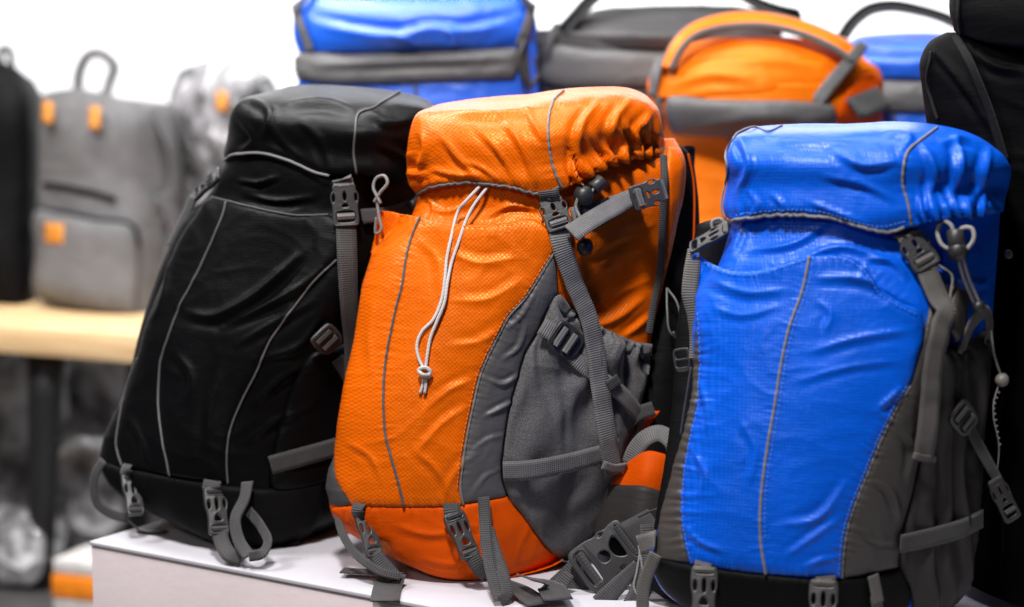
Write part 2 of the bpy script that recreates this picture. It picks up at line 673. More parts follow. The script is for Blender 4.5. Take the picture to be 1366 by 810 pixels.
HW['barrel_grey'] = lathe_mesh('barrel_grey', [(.40, -.5), (.5, -.42), (.5, .42), (.40, .5)], 'plastic_grey', 28, 1, -0.08)
HW['ball_dark'] = lathe_mesh('ball_dark', [(.12, -.5), (.36, -.42), (.5, -.12), (.48, .18), (.34, .42), (.12, .5)], 'plastic_dark')
HW['ball_grey'] = lathe_mesh('ball_grey', [(.12, -.5), (.36, -.42), (.5, -.12), (.48, .18), (.34, .42), (.12, .5)], 'plastic_grey')


# ------------------------------------------------------------------ a bag and everything that lies on it
class Bag:
    def __init__(self, name, label, cat, base_px, yaw, lean, wbase=0.03, zbase=0.0, group=None, depth=None, seed=1):
        self.seed = seed
        y, l = math.radians(yaw), math.radians(lean)
        z = np.array((0, 0, 1.0))
        self.r = np.array((math.cos(y), -math.sin(y), 0))
        self.d = np.array((math.sin(y), math.cos(y), 0))
        self.up = math.cos(l) * z + math.sin(l) * self.d
        self.nin = math.cos(l) * self.d - math.sin(l) * z
        B = on_z(base_px[0], base_px[1], zbase) if depth is None else at_depth(base_px[0], base_px[1], depth)
        self.B = B - self.nin * wbase
        e = bpy.data.objects.new(name, None)
        e.empty_display_size = 0.05
        base = B + self.d * 0.08
        base[2] = zbase
        e.location = base
        self.org = np.array(base)
        self.root = link(e)
        tag(self.root, label, cat, group)
        self.surf = []
        self.folds, self.gathers = [], []
        self.crease = 0.0
        self.side_x = 0
        self.crease_len = 0.05
        self.ppm = FPX / float((B - CAMP) @ C_F)

    # points ------------------------------------------------------
    def pt(self, px, py, w):
        R = ray(px, py)
        t = (np.asarray(w, float) + (self.B - CAMP) @ self.nin) / (R @ self.nin)
        return CAMP + R * t[..., None]

    def uvof(self, P):
        Q = P - self.B
        return np.stack([Q @ self.r + 0.8 * (Q @ self.nin), Q @ self.up], 1)

    def hit(self, X, lift=0.0):
        """surface points and smooth normals seen at the photo places X (n,2)"""
        X = np.asarray(X, float)
        R = nrm(ray(X[:, 0], X[:, 1]))
        P = np.zeros((len(X), 3))
        Nn = np.zeros((len(X), 3))
        C = Vector(CAMP)
        for i in range(len(X)):
            best = None
            for (bv, V, F3, VN) in self.surf:
                h = bv.ray_cast(C, Vector(R[i]))
                if h[0] is not None and (best is None or h[3] < best[0]):
                    best = (h[3], h, V, F3, VN)
            if best is None:
                g = self.pt(X[i, 0], X[i, 1], 0.06)
                for (bv, V, F3, VN) in self.surf:
                    q = g
                    for _ in range(3):
                        h = bv.find_nearest(Vector(q))
                        t = (np.array(h[0]) - CAMP) @ R[i]
                        q = CAMP + R[i] * t
                    dd = np.linalg.norm(q - np.array(h[0]))
                    if best is None or dd < best[0]:
                        best = (dd, (Vector(q), h[1], h[2], h[3]), V, F3, VN)
            _, h, V, F3, VN = best
            P[i] = h[0]
            f = F3[h[2]]
            a, b, c = V[f[0]], V[f[1]], V[f[2]]
            v0, v1, v2 = b - a, c - a, P[i] - a
            d00, d01, d11, d20, d21 = v0 @ v0, v0 @ v1, v1 @ v1, v2 @ v0, v2 @ v1
            den = d00 * d11 - d01 * d01 + 1e-20
            bb = min(1, max(0, (d11 * d20 - d01 * d21) / den))
            cc = min(1 - bb, max(0, (d00 * d21 - d01 * d20) / den))
            Nn[i] = VN[f[0]] * (1 - bb - cc) + VN[f[1]] * bb + VN[f[2]] * cc
        return P, nrm(Nn)

    def disp(self, X, uv, where='body'):
        D = np.zeros(len(X))
        for (poly, sig, amp, wh) in self.folds:
            if wh != where:
                continue
            p = np.asarray(poly, float)
            lo, hi = p.min(0) - 4 * sig, p.max(0) + 4 * sig
            m = (X[:, 0] > lo[0]) & (X[:, 0] < hi[0]) & (X[:, 1] > lo[1]) & (X[:, 1] < hi[1])
            if not m.any():
                continue
            pp = smoothpath(p, 6) if len(p) > 2 else p
            dd, f, _, sg = polydist(X[m], pp)
            tap = np.clip(np.sin(np.pi * np.clip(f, 0.02, 0.98)), 0, 1) ** 0.6
            sg_ = sig * 0.55
            D[m] += (1.15 if where != 'body' or p[:, 0].min() > self.side_x else 0.75) * amp * tap * (np.exp(-((dd + .15 * sg_) / sg_) ** 1.45) - 0.45 * np.exp(-((dd - 2.0 * sg_) / (1.1 * sg_)) ** 2) * (sg > 0))
        for (poly, lam, amp, fall, wh) in self.gathers:
            if wh != where:
                continue
            p = np.asarray(poly, float)
            lo, hi = p.min(0) - 3 * fall, p.max(0) + 3 * fall
            m = (X[:, 0] > lo[0]) & (X[:, 0] < hi[0]) & (X[:, 1] > lo[1]) & (X[:, 1] < hi[1])
            if not m.any():
                continue
            dd, f, a, _ = polydist(X[m], smoothpath(p, 6))
            ph = a / lam + 0.9 * gnoise(a / (lam * 1.7), dd * 0.02, 3) + dd * 0.004
            w = np.cos(2 * np.pi * ph) * (0.65 + 0.9 * gnoise(a / (lam * 1.1), dd * 0.01, 9))
            D[m] += amp * w * np.exp(-(dd / fall) ** 1.6) * np.clip(f * 12, 0, 1) * np.clip((1 - f) * 12, 0, 1)
        if self.crease:
            L = self.crease_len
            u, v = uv[:, 0] / L, uv[:, 1] / L
            wx = gnoise(u * 0.7, v * 0.7, 5 + self.seed) * 1.1
            wy = gnoise(u * 0.7, v * 0.7, 6 + self.seed) * 1.1
            a = 1 - 2.2 * np.abs(gnoise(u * 0.8 + wx, v * 1.3 + wy, self.seed))
            b = 1 - 2.2 * np.abs(gnoise(u * 1.9 + wy, v * 2.3 - wx, self.seed + 2))
            msk = 0.45 + 0.9 * gnoise(u * 0.5, v * 0.5, self.seed + 8)
            D += self.crease * (0.75 * np.clip(a, -0.2, 1) ** 2 * np.clip(msk + .3, 0, 1) + 0.35 * np.clip(b, -0.2, 1) ** 2 * np.clip(msk, 0, 1)
                                + 0.6 * gnoise(u * 0.5, v * 0.5, self.seed + 4))
        return D

    # pieces ------------------------------------------------------
    def loft(self, name, rows, mat, parent=None, back=0.24, step=2.6, where='body', topcap=0.01, botcap=-0.004, smat=None, inset=0.6, insetl=0.25, wr=1.0, register=True):
        rows = np.asarray(rows, float)
        P = self.pt(rows[..., 0], rows[..., 1], rows[..., 2])
        w = rows[..., 2]
        ext = []
        for f, side in ((0.5, 'R'), (1.0, 'R'), (1.0, 'L'), (0.5, 'L')):
            src = P[:, -1] if side == 'R' else P[:, 0]
            ww = (back - (w[:, -1] if side == 'R' else w[:, 0]))[:, None] * f
            dirv = self.nin - self.r * inset if side == 'R' else self.nin + self.r * insetl
            ext.append(src + dirv * ww)
        ring = np.concatenate([P] + [e[:, None] for e in ext], axis=1)
        # photo size of the visible grid sets the resolution
        hpx = np.abs(np.diff(rows[:, :, 1], axis=0)).sum(0).max()
        hh = np.linalg.norm(np.diff(rows[:, :, :2], axis=0), axis=-1).sum(0).max()
        wpx = np.linalg.norm(np.diff(rows[:, :, :2], axis=1), axis=-1).sum(1).max()
        nr = max(10, int(max(hpx, hh) / step))
        nc = max(24, int(wpx * 1.9 / step))
        A = spline(ring, nr)
        A = np.swapaxes(spline(np.swapaxes(A, 0, 1), nc, periodic=True), 0, 1)
        top, bot = A[0], A[-1]

        def capr(rg, h, sgn):
            c = rg.mean(0)
            return [rg + (c - rg) * s + self.up * h * (1 - (1 - s) ** 2) for s in (0.12, 0.3, 0.55, 0.8, 0.97)]
        T = capr(top, topcap, 1)[::-1]
        Bq = capr(bot, botcap, -1)
        A = np.concatenate([np.stack(T), A, np.stack(Bq)])
        nr = len(A)
        V = A.reshape(-1, 3)
        Fc = []
        for i in range(nr - 1):
            for j in range(nc):
                k = (j + 1) % nc
                Fc.append((i * nc + j, (i + 1) * nc + j, (i + 1) * nc + k, i * nc + k))
        Fc.append(tuple(range(nc)))
        Fc.append(tuple((nr - 1) * nc + j for j in range(nc - 1, -1, -1)))
        VN = vnormals(V, Fc[:-2])
        mid = V.mean(0)
        if np.sum((V - mid) * VN) < 0:
            Fc = [f[::-1] for f in Fc]
            VN = -VN
        F3 = [t for f in Fc[:-2] for t in ((f[0], f[1], f[2]), (f[0], f[2], f[3]))]
        if register:
            bv = BVHTree.FromPolygons([Vector(v) for v in V], F3)
            self.surf.append((bv, V.copy(), F3, VN))
        px, py, _ = proj(V)
        uv = self.uvof(V)
        face = np.clip(np.sum(VN * nrm(CAMP - V), 1) * 3, 0, 1)
        D = self.disp(np.stack([px, py], 1), uv, where) * face * wr
        V2 = V + VN * D[:, None]
        return mesh(name, V2, Fc, mat, parent or self.root, self.org, uv)

    def panel(self, name, outline, mat, parent=None, step=2.8, lift=0.0012, puff=0.002, fade=10, thick=0.0015, where='body', smooth=True, extra=None, wr=1.0, edge=0.0, label=None):
        O = np.asarray(outline, float)
        if smooth:
            O = smooth_outline(O)
        O = even(O, step * 1.1, closed=True)
        lo, hi = O.min(0), O.max(0)
        gx, gy = np.meshgrid(np.arange(lo[0], hi[0], step), np.arange(lo[1], hi[1], step * 0.866))
        gx = gx + (np.arange(gx.shape[0]) % 2)[:, None] * step * 0.5
        G = np.stack([gx.ravel(), gy.ravel()], 1)
        G = G[inside(G, O)]
        if len(G):
            G = G[polydist(G, O, True)[0] > step * 0.6]
        X = np.concatenate([O, G])
        n = len(O)
        r = delaunay_2d_cdt([Vector(x) for x in X], [(i, (i + 1) % n) for i in range(n)], [], 1, 1e-4)
        X = np.array([tuple(v) for v in r[0]])
        Fc = [tuple(f) for f in r[2]]
        P, Nn = self.hit(X)
        nb = np.zeros((len(X), 3))
        cnt = np.zeros(len(X))
        E = np.array([(f[a], f[(a + 1) % 3]) for f in Fc for a in range(3)])
        edge_d = polydist(X, O, True)[0]
        isb = edge_d < 0.3
        for _ in range(3):
            for arr in (P, Nn):
                nb[:] = 0
                cnt[:] = 0
                np.add.at(nb, E[:, 0], arr[E[:, 1]])
                np.add.at(nb, E[:, 1], arr[E[:, 0]])
                np.add.at(cnt, E[:, 0], 1)
                np.add.at(cnt, E[:, 1], 1)
                arr[~isb] = 0.4 * arr[~isb] + 0.6 * (nb / cnt[:, None])[~isb]
        Nn = nrm(Nn)
        t = np.clip(edge_d / fade, 0, 1)
        h = lift + puff * np.sqrt(1 - (1 - t) ** 2)
        uv = self.uvof(P)
        D = self.disp(X, uv, where) * wr
        if extra is not None:
            D = D + extra(X, edge_d)
        D = D + edge * np.exp(-edge_d / 3.0)
        V = P + Nn * (h + D)[:, None]
        # make faces look at the camera
        f0 = np.array(Fc)
        nn = np.cross(V[f0[:, 1]] - V[f0[:, 0]], V[f0[:, 2]] - V[f0[:, 0]])
        if np.sum(nn * (CAMP - V[f0[:, 0]])) < 0:
            Fc = [f[::-1] for f in Fc]
        o = mesh(name, V, Fc, mat, parent or self.root, self.org, uv, solid=thick)
        if label:
            o['label'] = label
        return o

    def path(self, pts, step=3.0, lift=0.002, where='body'):
        """pts: (px,py[,lift]) on the surface, or (px,py,w,'w') free in space -> P, N"""
        P, Nn = [], []
        for q in pts:
            if len(q) == 4:
                P.append(self.pt(q[0], q[1], q[2]))
                Nn.append(nrm(CAMP - P[-1]))
            else:
                a, b = self.hit([q[:2]])
                l = q[2] if len(q) > 2 else lift
                D = self.disp(np.array([q[:2]], float), self.uvof(a), where)[0]
                P.append(a[0] + b[0] * (l + D))
                Nn.append(b[0])
        P, Nn = np.array(P), np.array(Nn)
        L = np.linalg.norm(np.diff(np.array([q[:2] for q in pts], float), axis=0), axis=1).sum()
        n = max(6, int(L / step))
        PN = spline(np.concatenate([P, Nn * 0.02], 1).reshape(len(P), 1, 6), n).reshape(n, 6) if len(P) > 2 else np.linspace(0, 1, n)[:, None] * (np.concatenate([P[1], Nn[1] * .02]) - np.concatenate([P[0], Nn[0] * .02])) + np.concatenate([P[0], Nn[0] * .02])
        return PN[:, :3], nrm(PN[:, 3:])

    def onpath(self, pts, step=2.6, lift=0.0, where='body', extra=None):
        """dense path: every sample dropped on the surface"""
        X = smoothpath(np.array([p[:2] for p in pts], float), step)
        P, Nn = self.hit(X)
        for _ in range(2):
            P[1:-1] = 0.5 * P[1:-1] + 0.25 * (P[:-2] + P[2:])
            Nn[1:-1] = 0.5 * Nn[1:-1] + 0.25 * (Nn[:-2] + Nn[2:])
        Nn = nrm(Nn)
        D = self.disp(X, self.uvof(P), where)
        if extra is not None:
            D = D + extra(X, 99)
        return P + Nn * (lift + D)[:, None], Nn

    def piping(self, pts, rad_px=2.0, mat='piping_grey', parent=None, lift=0.001, name='piping', where='body', free=False, extra=None):
        P, Nn = self.path(pts, 2.6, lift) if free else self.onpath(pts, 2.6, lift, where, extra)
        V, Fc, uv = tube(P, rad_px / self.ppm, 8)
        return mesh(name, V, Fc, mat, parent or self.root, self.org, uv)

    def strap(self, pts, w_px, mat='webbing_grey', parent=None, lift=0.003, name='strap', thick=0.0017, drape=False, where='body', norm=None, step=3.0, crown=0.0, wave=0.0):
        P, Nn = self.onpath(pts, step, lift, where) if drape else self.path(pts, step, lift, where)
        if norm is not None:
            a = nrm(np.asarray(norm, float))
            if a.ndim == 1:
                Nn = np.tile(a, (len(P), 1))
            else:
                Nn = nrm(spline(a.reshape(len(a), 1, 3), len(P)).reshape(-1, 3)) if len(a) > 2 else nrm(a[0] + (a[1] - a[0]) * np.linspace(0, 1, len(P))[:, None])
        if wave:
            s = np.arange(len(P)) * step
            P = P + Nn * (wave * gnoise(s / 22.0, s * 0 + self.seed, 2 + len(P) % 7))[:, None]
        w = np.asarray(w_px, float) / self.ppm
        if w.ndim:
            w = np.interp(np.linspace(0, 1, len(P)), np.linspace(0, 1, len(w)), w)
        V, Fc, uv = ribbon(P, Nn, w, 5, crown)
        return mesh(name, V, Fc, mat, parent or self.root, self.org, uv, solid=thick, off=0.0)

    def cord(self, pts, rad_px, mat='cord_grey', parent=None, lift=0.003, name='cord', sides=8):
        P, Nn = self.path(pts, 2.5, lift)
        V, Fc, uv = tube(P, rad_px / self.ppm, sides)
        return mesh(name, V, Fc, mat, parent or self.root, self.org, uv)

    def frame(self, top, bot, lift=0.006, roll=0.0, flat=0.0):
        """frame of a piece of hardware whose long axis runs from photo point bot to top"""
        P, Nn = self.path([top, bot], 3.0, lift)
        y = nrm(P[0] - P[-1])
        z = Nn[len(Nn) // 2]
        z = nrm(z * (1 - flat) + nrm(CAMP - P[0]) * flat)
        z = nrm(z - y * (z @ y))
        x = np.cross(y, z)
        if roll:
            c, s = math.cos(roll), math.sin(roll)
            x, z = x * c - z * s, z * c + x * s
        return (P[0] + P[-1]) / 2, x, y, z

    def hard(self, name, key, fr, w_px, parent=None, lenscale=1.0, off=(0, 0, 0), label=None, depthscale=1.0):
        """place a shared hardware mesh in a frame"""
        c, x, y, z = fr
        s = w_px / self.ppm
        if key.split('_')[0] in ('barrel', 'ball'):
            y, z = -z, y
        c = c + (x * off[0] + y * off[1] + z * off[2]) * s
        o = bpy.data.objects.new(name, HW[key])
        M = Matrix(((x[0] * s, y[0] * s * lenscale, z[0] * s * depthscale, c[0] - self.org[0]),
                    (x[1] * s, y[1] * s * lenscale, z[1] * s * depthscale, c[1] - self.org[1]),
                    (x[2] * s, y[2] * s * lenscale, z[2] * s * depthscale, c[2] - self.org[2]), (0, 0, 0, 1)))
        if parent is not None and parent is not self.root:
            o.parent = parent
            COL.objects.link(o)
            o.matrix_basis = parent.matrix_basis.inverted() @ M
        else:
            link(o, self.root)
            o.matrix_basis = M
        if label:
            o['label'] = label
        return o

    def roll(self, fr, w_px, off, size, mat, parent):
        """webbing turned over a bar of the buckle; size (across, round) in buckle widths"""
        c, x, y, z = fr
        s = w_px / self.ppm
        c = c + (x * off[0] + y * off[1] + z * off[2]) * s
        fr2 = (c, x, y, z)
        o = bpy.data.objects.new('webbing_turn', HW['roll_' + mat])
        M = Matrix.Identity(4)
        for i in range(3):
            M[i][0], M[i][1], M[i][2], M[i][3] = x[i] * s * size[0], y[i] * s * size[1], z[i] * s * size[1], c[i] - self.org[i]
        o.parent = parent
        COL.objects.link(o)
        o.matrix_basis = parent.matrix_basis.inverted() @ M
        return o

    def side_release(self, top, bot, w_px, tone='grey', web='grey', lift=0.007, roll=0.0, flat=0.3, parent=None, label=None):
        fr = self.frame(top, bot, lift, roll, flat)
        L = np.hypot(top[0] - bot[0], top[1] - bot[1]) / (w_px * 1.08)
        o = self.hard('buckle', 'side_' + tone, fr, w_px, parent, lenscale=max(0.8, L), label=label)
        self.roll(fr, w_px, (0, -.31 * L, .02), (.62, .26), web, o)
        self.roll(fr, w_px, (0, .50 * L, .0), (.72, .16), web, o)
        return o

    def long_release(self, top, bot, w_px, tone='grey', web='grey', lift=0.007, roll=0.0, flat=0.3, parent=None, label=None):
        fr = self.frame(top, bot, lift, roll, flat)
        L = np.hypot(top[0] - bot[0], top[1] - bot[1]) / (w_px * 1.7)
        o = self.hard('buckle', 'long_' + tone, fr, w_px, parent, lenscale=L, label=label)
        self.roll(fr, w_px, (0, .72 * L, .03), (.72, .26), web, o)
        self.roll(fr, w_px, (0, -.64 * L, .03), (.66, .26), web, o)
        return o

    def ladder(self, top, bot, w_px, tone='grey', web='grey', lift=0.008, roll=0.0, flat=0.3, parent=None):
        fr = self.frame(top, bot, lift, roll, flat)
        L = np.hypot(top[0] - bot[0], top[1] - bot[1]) / (w_px * 1.16)
        o = self.hard('strap_adjuster', 'ladder_' + tone, fr, w_px, parent, lenscale=L)
        self.roll(fr, w_px, (0, .22 * L, .02), (.68, .25), web, o)
        self.roll(fr, w_px, (0, -.19 * L, .04), (.68, .27), web, o)
        return o

    def stitches(self, pts, mat, lift=0.0022, on=4.0, gap=2.4, rad_px=0.55, where='body', parent=None):
        P, Nn = self.onpath(pts, 1.2, lift, where)
        Vs, Fs, U, n0 = [], [], [], 0
        k = int((on + gap) / 1.2)
        m = max(2, int(on / 1.2))
        for i in range(0, len(P) - m, k):
            V, Fc, uv = tube(P[i:i + m + 1], rad_px / self.ppm, 4)
            Vs.append(V)
            Fs += [tuple(a + n0 for a in f) for f in Fc]
            n0 += len(V)
        o = mesh('stitching', np.concatenate(Vs), Fs, mat, parent or self.root, self.org)
        o['kind'] = 'stuff'
        return o


def smooth_outline(O):
    """round a traced outline a little, keeping its corners where points are doubled"""
    O = np.asarray(O, float)
    dup = [i for i in range(len(O)) if np.allclose(O[i], O[(i + 1) % len(O)])]
    if not dup:
        return spline(O, len(O) * 10, periodic=True)
    out = []
    k = (dup[0] + 1) % len(O)
    Q = np.roll(O, -k, axis=0)
    seg = [Q[0]]
    for i in range(1, len(Q)):
        if np.allclose(Q[i], Q[i - 1]):
            out.append(seg)
            seg = [Q[i]]
        else:
            seg.append(Q[i])
    out.append(seg)
    res = []
    for j, s in enumerate(out):
        s = np.array(s if np.allclose(s[-1], out[(j + 1) % len(out)][0]) else s + [out[(j + 1) % len(out)][0]])
        if len(s) < 2:
            continue
        p = spline(s, max(4, len(s) * 10)) if len(s) > 2 else np.linspace(0, 1, 8)[:, None] * (s[1] - s[0]) + s[0]
        res.append(p[:-1])
    return np.concatenate(res)

# ------------------------------------------------------------------ the setting
FLOOR_Z = -0.52
plain('wall_paint', (0.86, 0.86, 0.87), 0.6, 0.3, 120, 0.0003, 0.02)
plain('floor_grey', (0.055, 0.053, 0.052), 0.45, 0.4, 60, 0.0005, 0.3, big=4)
plain('plinth_paint', (0.50, 0.49, 0.53), 0.5, 0.35, 90, 0.0004, 0.05, big=6)
plain('plinth_side_lit', (0.68, 0.59, 0.61), 0.55, 0.3, 90, 0.0004, 0.04, big=6)  # same white plinth; front light put into the sides as a paler pink colour


def wood(name):
    N = NT(name)
    co = N.objco()
    mp = N.n('ShaderNodeMapping')
    mp.inputs['Scale'].default_value = (1.2, 14, 14)
    N.link(co, mp.inputs[0])
    nz = N.noise(mp.outputs[0], 5, 6, 0.65)
    c = N.ramp(nz, (0.58, 0.36, 0.17), (0.80, 0.58, 0.33), 0.3, 0.75)
    N.link(c, N.b.inputs['Base Color'])
    N.link(N.bump(nz, 0.0006, 0.6), N.b.inputs['Normal'])
    setp(N.b, Roughness=0.45)
    MATS[name] = N.m


wood('pale_wood')
V, Fc = [(-8, -4, 0), (8, -4, 0), (8, 12, 0), (-8, 12, 0)], [(0, 1, 2, 3)]
tag(mesh('floor', V, Fc, 'floor_grey', None, (0, 0, -FLOOR_Z), smooth=False), kind='structure')
bpy.data.objects['floor'].location = (0, 0, 0)
V, Fc = box_vf(-8, 8, 8.0, 8.15, FLOOR_Z, 4.0)
tag(mesh('back_wall', V, Fc, 'wall_paint', smooth=False), 'white painted shop wall behind the displays', 'wall', kind='structure')


def boxthing(name, loc, size, rz, mat, label, cat, bev=0.003, parent=None):
    o = bpy.data.objects.new(name, bevel_box(name, size, mat, bev, 2))
    o.location = loc
    o.rotation_euler = (0, 0, rz)
    link(o, parent)
    if label:
        tag(o, label, cat)
    return o


PYAW = math.radians(33)
pr = np.array((math.cos(PYAW), -math.sin(PYAW), 0))
pd = np.array((math.sin(PYAW), math.cos(PYAW), 0))
corner = on_z(119, 722, 0.0)
PL, PD = 2.3, 0.55
pc = corner + pr * PL / 2 + pd * PD / 2
plinth = bpy.data.objects.new('display_plinth', None)
plinth.location = (pc[0], pc[1], FLOOR_Z)
plinth.rotation_euler = (0, 0, -PYAW)
link(plinth)
tag(plinth, 'white painted display plinth that the big rucksacks stand on', 'plinth')
boxthing('top_board', (0, 0, -FLOOR_Z - 0.003), (PL, PD, 0.006), 0, 'plinth_paint', None, None, 0.0012, plinth)
boxthing('carcass', (0, 0.001, (-FLOOR_Z - 0.0065) / 2), (PL - 0.002, PD - 0.002, -FLOOR_Z - 0.0065), 0, 'plinth_side_lit', None, None, 0.002, plinth)

RZ = 0.14
riser = boxthing('display_riser', (0.46, 3.46, (RZ + FLOOR_Z) / 2), (1.78, 0.70, RZ - FLOOR_Z), 0, 'plinth_paint', 'taller white block carrying the back row of packs', 'plinth')

# ------------------------------------------------------------------ orange rucksack, in focus
OB = Bag('backpack', 'bright orange rucksack with grey side panels and pale dangling cord, on white plinth', 'backpack', (600, 774), 14, 11, 0.045, seed=3)
OB.crease, OB.crease_len = 0.0013, 0.055
OB.side_x = 630
W = (.065, .014, -.004, .015, .085, .175)


def rowsw(rows, ws=W):
    out = []
    for r_ in rows:
        dw = r_[6] if len(r_) > 6 else 0
        out.append([(p[0], p[1], ws[i] + (dw if np.isscalar(dw) else dw[i])) for i, p in enumerate(r_[:6])])
    return out


OB.folds += [
    ([(690, 345), (640, 352), (600, 338)], 11, 0.004, 'body'), ([(700, 372), (650, 400), (600, 402)], 10, 0.0035, 'body'),
    ([(676, 430), (640, 455), (600, 462)], 9, 0.003, 'body'), ([(632, 505), (600, 520), (568, 548)], 9, 0.0045, 'body'),
    ([(628, 540), (596, 560), (560, 600)], 9, 0.0035, 'body'), ([(560, 320), (585, 345), (590, 400)], 10, 0.003, 'body'),
    ([(505, 400), (498, 450), (500, 500)], 10, 0.003, 'body'), ([(555, 600), (585, 628), (600, 660)], 8, 0.003, 'body'),
    ([(470, 590), (500, 610), (512, 640)], 8, 0.003, 'body'), ([(640, 600), (610, 625), (590, 665)], 8, 0.003, 'body'),
    ([(530, 700), (575, 712), (640, 700)], 9, 0.004, 'body'), ([(560, 742), (600, 750), (640, 742)], 6, 0.003, 'body'),
    ([(860, 395), (820, 425), (775, 440)], 13, 0.006, 'body'), ([(868, 330), (820, 350), (780, 375)], 14, 0.004, 'body'),
    ([(872, 370), (830, 390), (785, 408)], 10, 0.0025, 'body'), ([(870, 300), (820, 320), (785, 345)], 11, 0.0025, 'body'),
    ([(868, 420), (845, 440), (830, 450)], 6, 0.004, 'body'), ([(700, 430), (690, 462), (668, 480)], 5, 0.003, 'body'),
    ([(715, 385), (690, 425), (672, 440)], 4, 0.0025, 'body'), ([(690, 500), (668, 512), (650, 505)], 5, 0.004, 'body'),
    ([(684, 535), (664, 545), (645, 555)], 5, 0.004, 'body'), ([(672, 580), (650, 585), (630, 600)], 5, 0.003, 'body'),
    ([(665, 625), (645, 635), (628, 660)], 5, 0.003, 'body'),
    ([(575, 280), (600, 283), (640, 262)], 6, 0.005, 'body'), ([(650, 290), (680, 275), (720, 280)], 6, 0.005, 'body'), ([(570, 262), (580, 280), (572, 296)], 5, 0.004, 'body'),
]
OB.gathers += [([(731, 345), (700, 398), (661, 454), (642, 495), (631, 539), (622, 584), (614, 654)], 9, .0007, 11, 'body'), ([(514, 292), (568, 300), (635, 308), (709, 300)], 10, .0006, 12, 'body'),
               ([(568, 300), (546, 346), (533, 410), (519, 480), (516, 550), (526, 613), (541, 670)], 9, .0006, 10, 'body'), ([(452, 678), (545, 677), (640, 672)], 10, .0013, 10, 'body'),
               ([(738, 245), (731, 172), (745, 128)], 10, .0012, 12, 'lid'), ([(560, 256), (605, 247), (690, 254), (728, 258)], 11, .0018, 14, 'lid')]
body_rows = [
    [(562, 205), (590, 205), (650, 205), (730, 205), (820, 195), (900, 185)],
    [(560, 240), (588, 240), (650, 242), (730, 240), (822, 230), (914, 214), (0, 0, 0, -.004, -.024, -.022)],
    [(556, 270), (580, 276), (645, 282), (728, 282), (825, 272), (913, 255), (.008, .008, .008, 0, -.022, -.02)],
    [(541, 303), (562, 306), (630, 312), (735, 312), (822, 305), (905, 292), (-.004, -.004, -.004, -.006, -.020, -.016)],
    [(503, 345), (533, 348), (612, 352), (722, 350), (806, 342), (897, 330), (-.008, -.008, -.008, -.009, -.018, -.014)],
    [(483, 392), (520, 392), (600, 394), (706, 392), (792, 384), (887, 372), -.012],
    [(472, 460), (508, 460), (580, 462), (668, 460), (776, 450), (871, 440), -.014],
    [(457, 540), (490, 540), (555, 540), (641, 540), (752, 532), (855, 525), -.014],
    [(447, 605), (480, 610), (545, 615), (631, 615), (736, 602), (835, 598), -.010],
    [(438, 658), (470, 668), (540, 675), (630, 672), (725, 660), (815, 645), 0],
    [(452, 700), (492, 716), (560, 728), (640, 728), (725, 710), (795, 698), .012],
    [(500, 728), (530, 748), (580, 764), (648, 765), (722, 748), (770, 730), .03],
    [(530, 738), (560, 758), (597, 773), (652, 773), (715, 757), (750, 742), .05],
]
ob = OB.loft('main_body', rowsw(body_rows), 'orange_ripstop', back=0.26)
# lower compartment and lower corner
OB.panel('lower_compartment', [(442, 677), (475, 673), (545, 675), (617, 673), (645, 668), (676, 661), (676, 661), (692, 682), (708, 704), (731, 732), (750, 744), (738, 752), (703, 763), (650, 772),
                               (597, 771), (565, 762), (542, 751), (524, 735), (517, 722), (500, 722), (470, 712), (452, 699), (452, 699), (442, 677)], 'orange_shaded', lift=.001, puff=.003)
OB.panel('lower_corner', [(449, 604), (440, 625), (436, 650), (442, 672), (460, 675), (474, 672), (458, 648), (450, 625)], 'charcoal_fabric', lift=.0015, puff=.003, smooth=False)


def flap_extra(path, lift, fall):
    pp = smoothpath(np.array(path, float), 5)
    return lambda X, e: lift * np.exp(-(polydist(X, pp)[0] / fall) ** 1.3)


ofx = flap_extra([(505, 300), (514, 289), (568, 297), (635, 305), (709, 297), (731, 312)], .007, 16)
fp = OB.panel('front_panel', [(514, 289), (527, 287), (568, 297), (598, 303), (635, 305), (676, 302), (709, 297), (731, 312), (738, 336), (738, 336), (722, 364), (700, 398), (679, 421), (661, 454), (642, 495), (631, 539),
                              (622, 584), (616, 624), (614, 654), (617, 674), (617, 674), (545, 676), (472, 674), (472, 674), (451, 639), (448, 612), (451, 580), (457, 541), (465, 493), (473, 461), (480, 417), (486, 382), (497, 345), (507, 310)],
              'orange_ripstop', lift=.0025, puff=.004, fade=14, thick=.002, step=2.5, extra=ofx)
OB.panel('side_panel', [(738, 336), (722, 364), (700, 398), (679, 421), (661, 454), (642, 495), (631, 539), (622, 584), (616, 624), (614, 654), (617, 672), (617, 672), (645, 668), (676, 662), (676, 662), (669, 640), (668, 622),
                        (672, 585), (678, 548), (689, 507), (700, 470), (715, 444), (728, 415), (744, 390), (744, 390), (742, 360)], 'grey_satin', lift=.0012, puff=.004, fade=16, step=2.5)


def pocket_extra(X, e):
    # soft vertical folds that hang from the gathered hem
    ph = X[:, 0] / 27 + 0.8 * gnoise(X[:, 0] / 40, X[:, 1] / 90, 4)
    top = 395 + (X[:, 0] - 741) * 0.53
    f = np.clip((X[:, 1] - top) / 12, 0, 1) * np.exp(-np.clip(X[:, 1] - top - 10, 0, 999) / 75.0)
    big = 0.020 * gnoise(X[:, 0] / 45 + X[:, 1] / 160, X[:, 1] / 120, 12)
    return (0.009 * np.sin(2 * math.pi * ph) * f + big) * np.clip(e / 10, 0, 1)


OB.gathers += [([(752, 408), (781, 425), (822, 448), (862, 461)], 11, 0.0042, 16, 'pocket')]
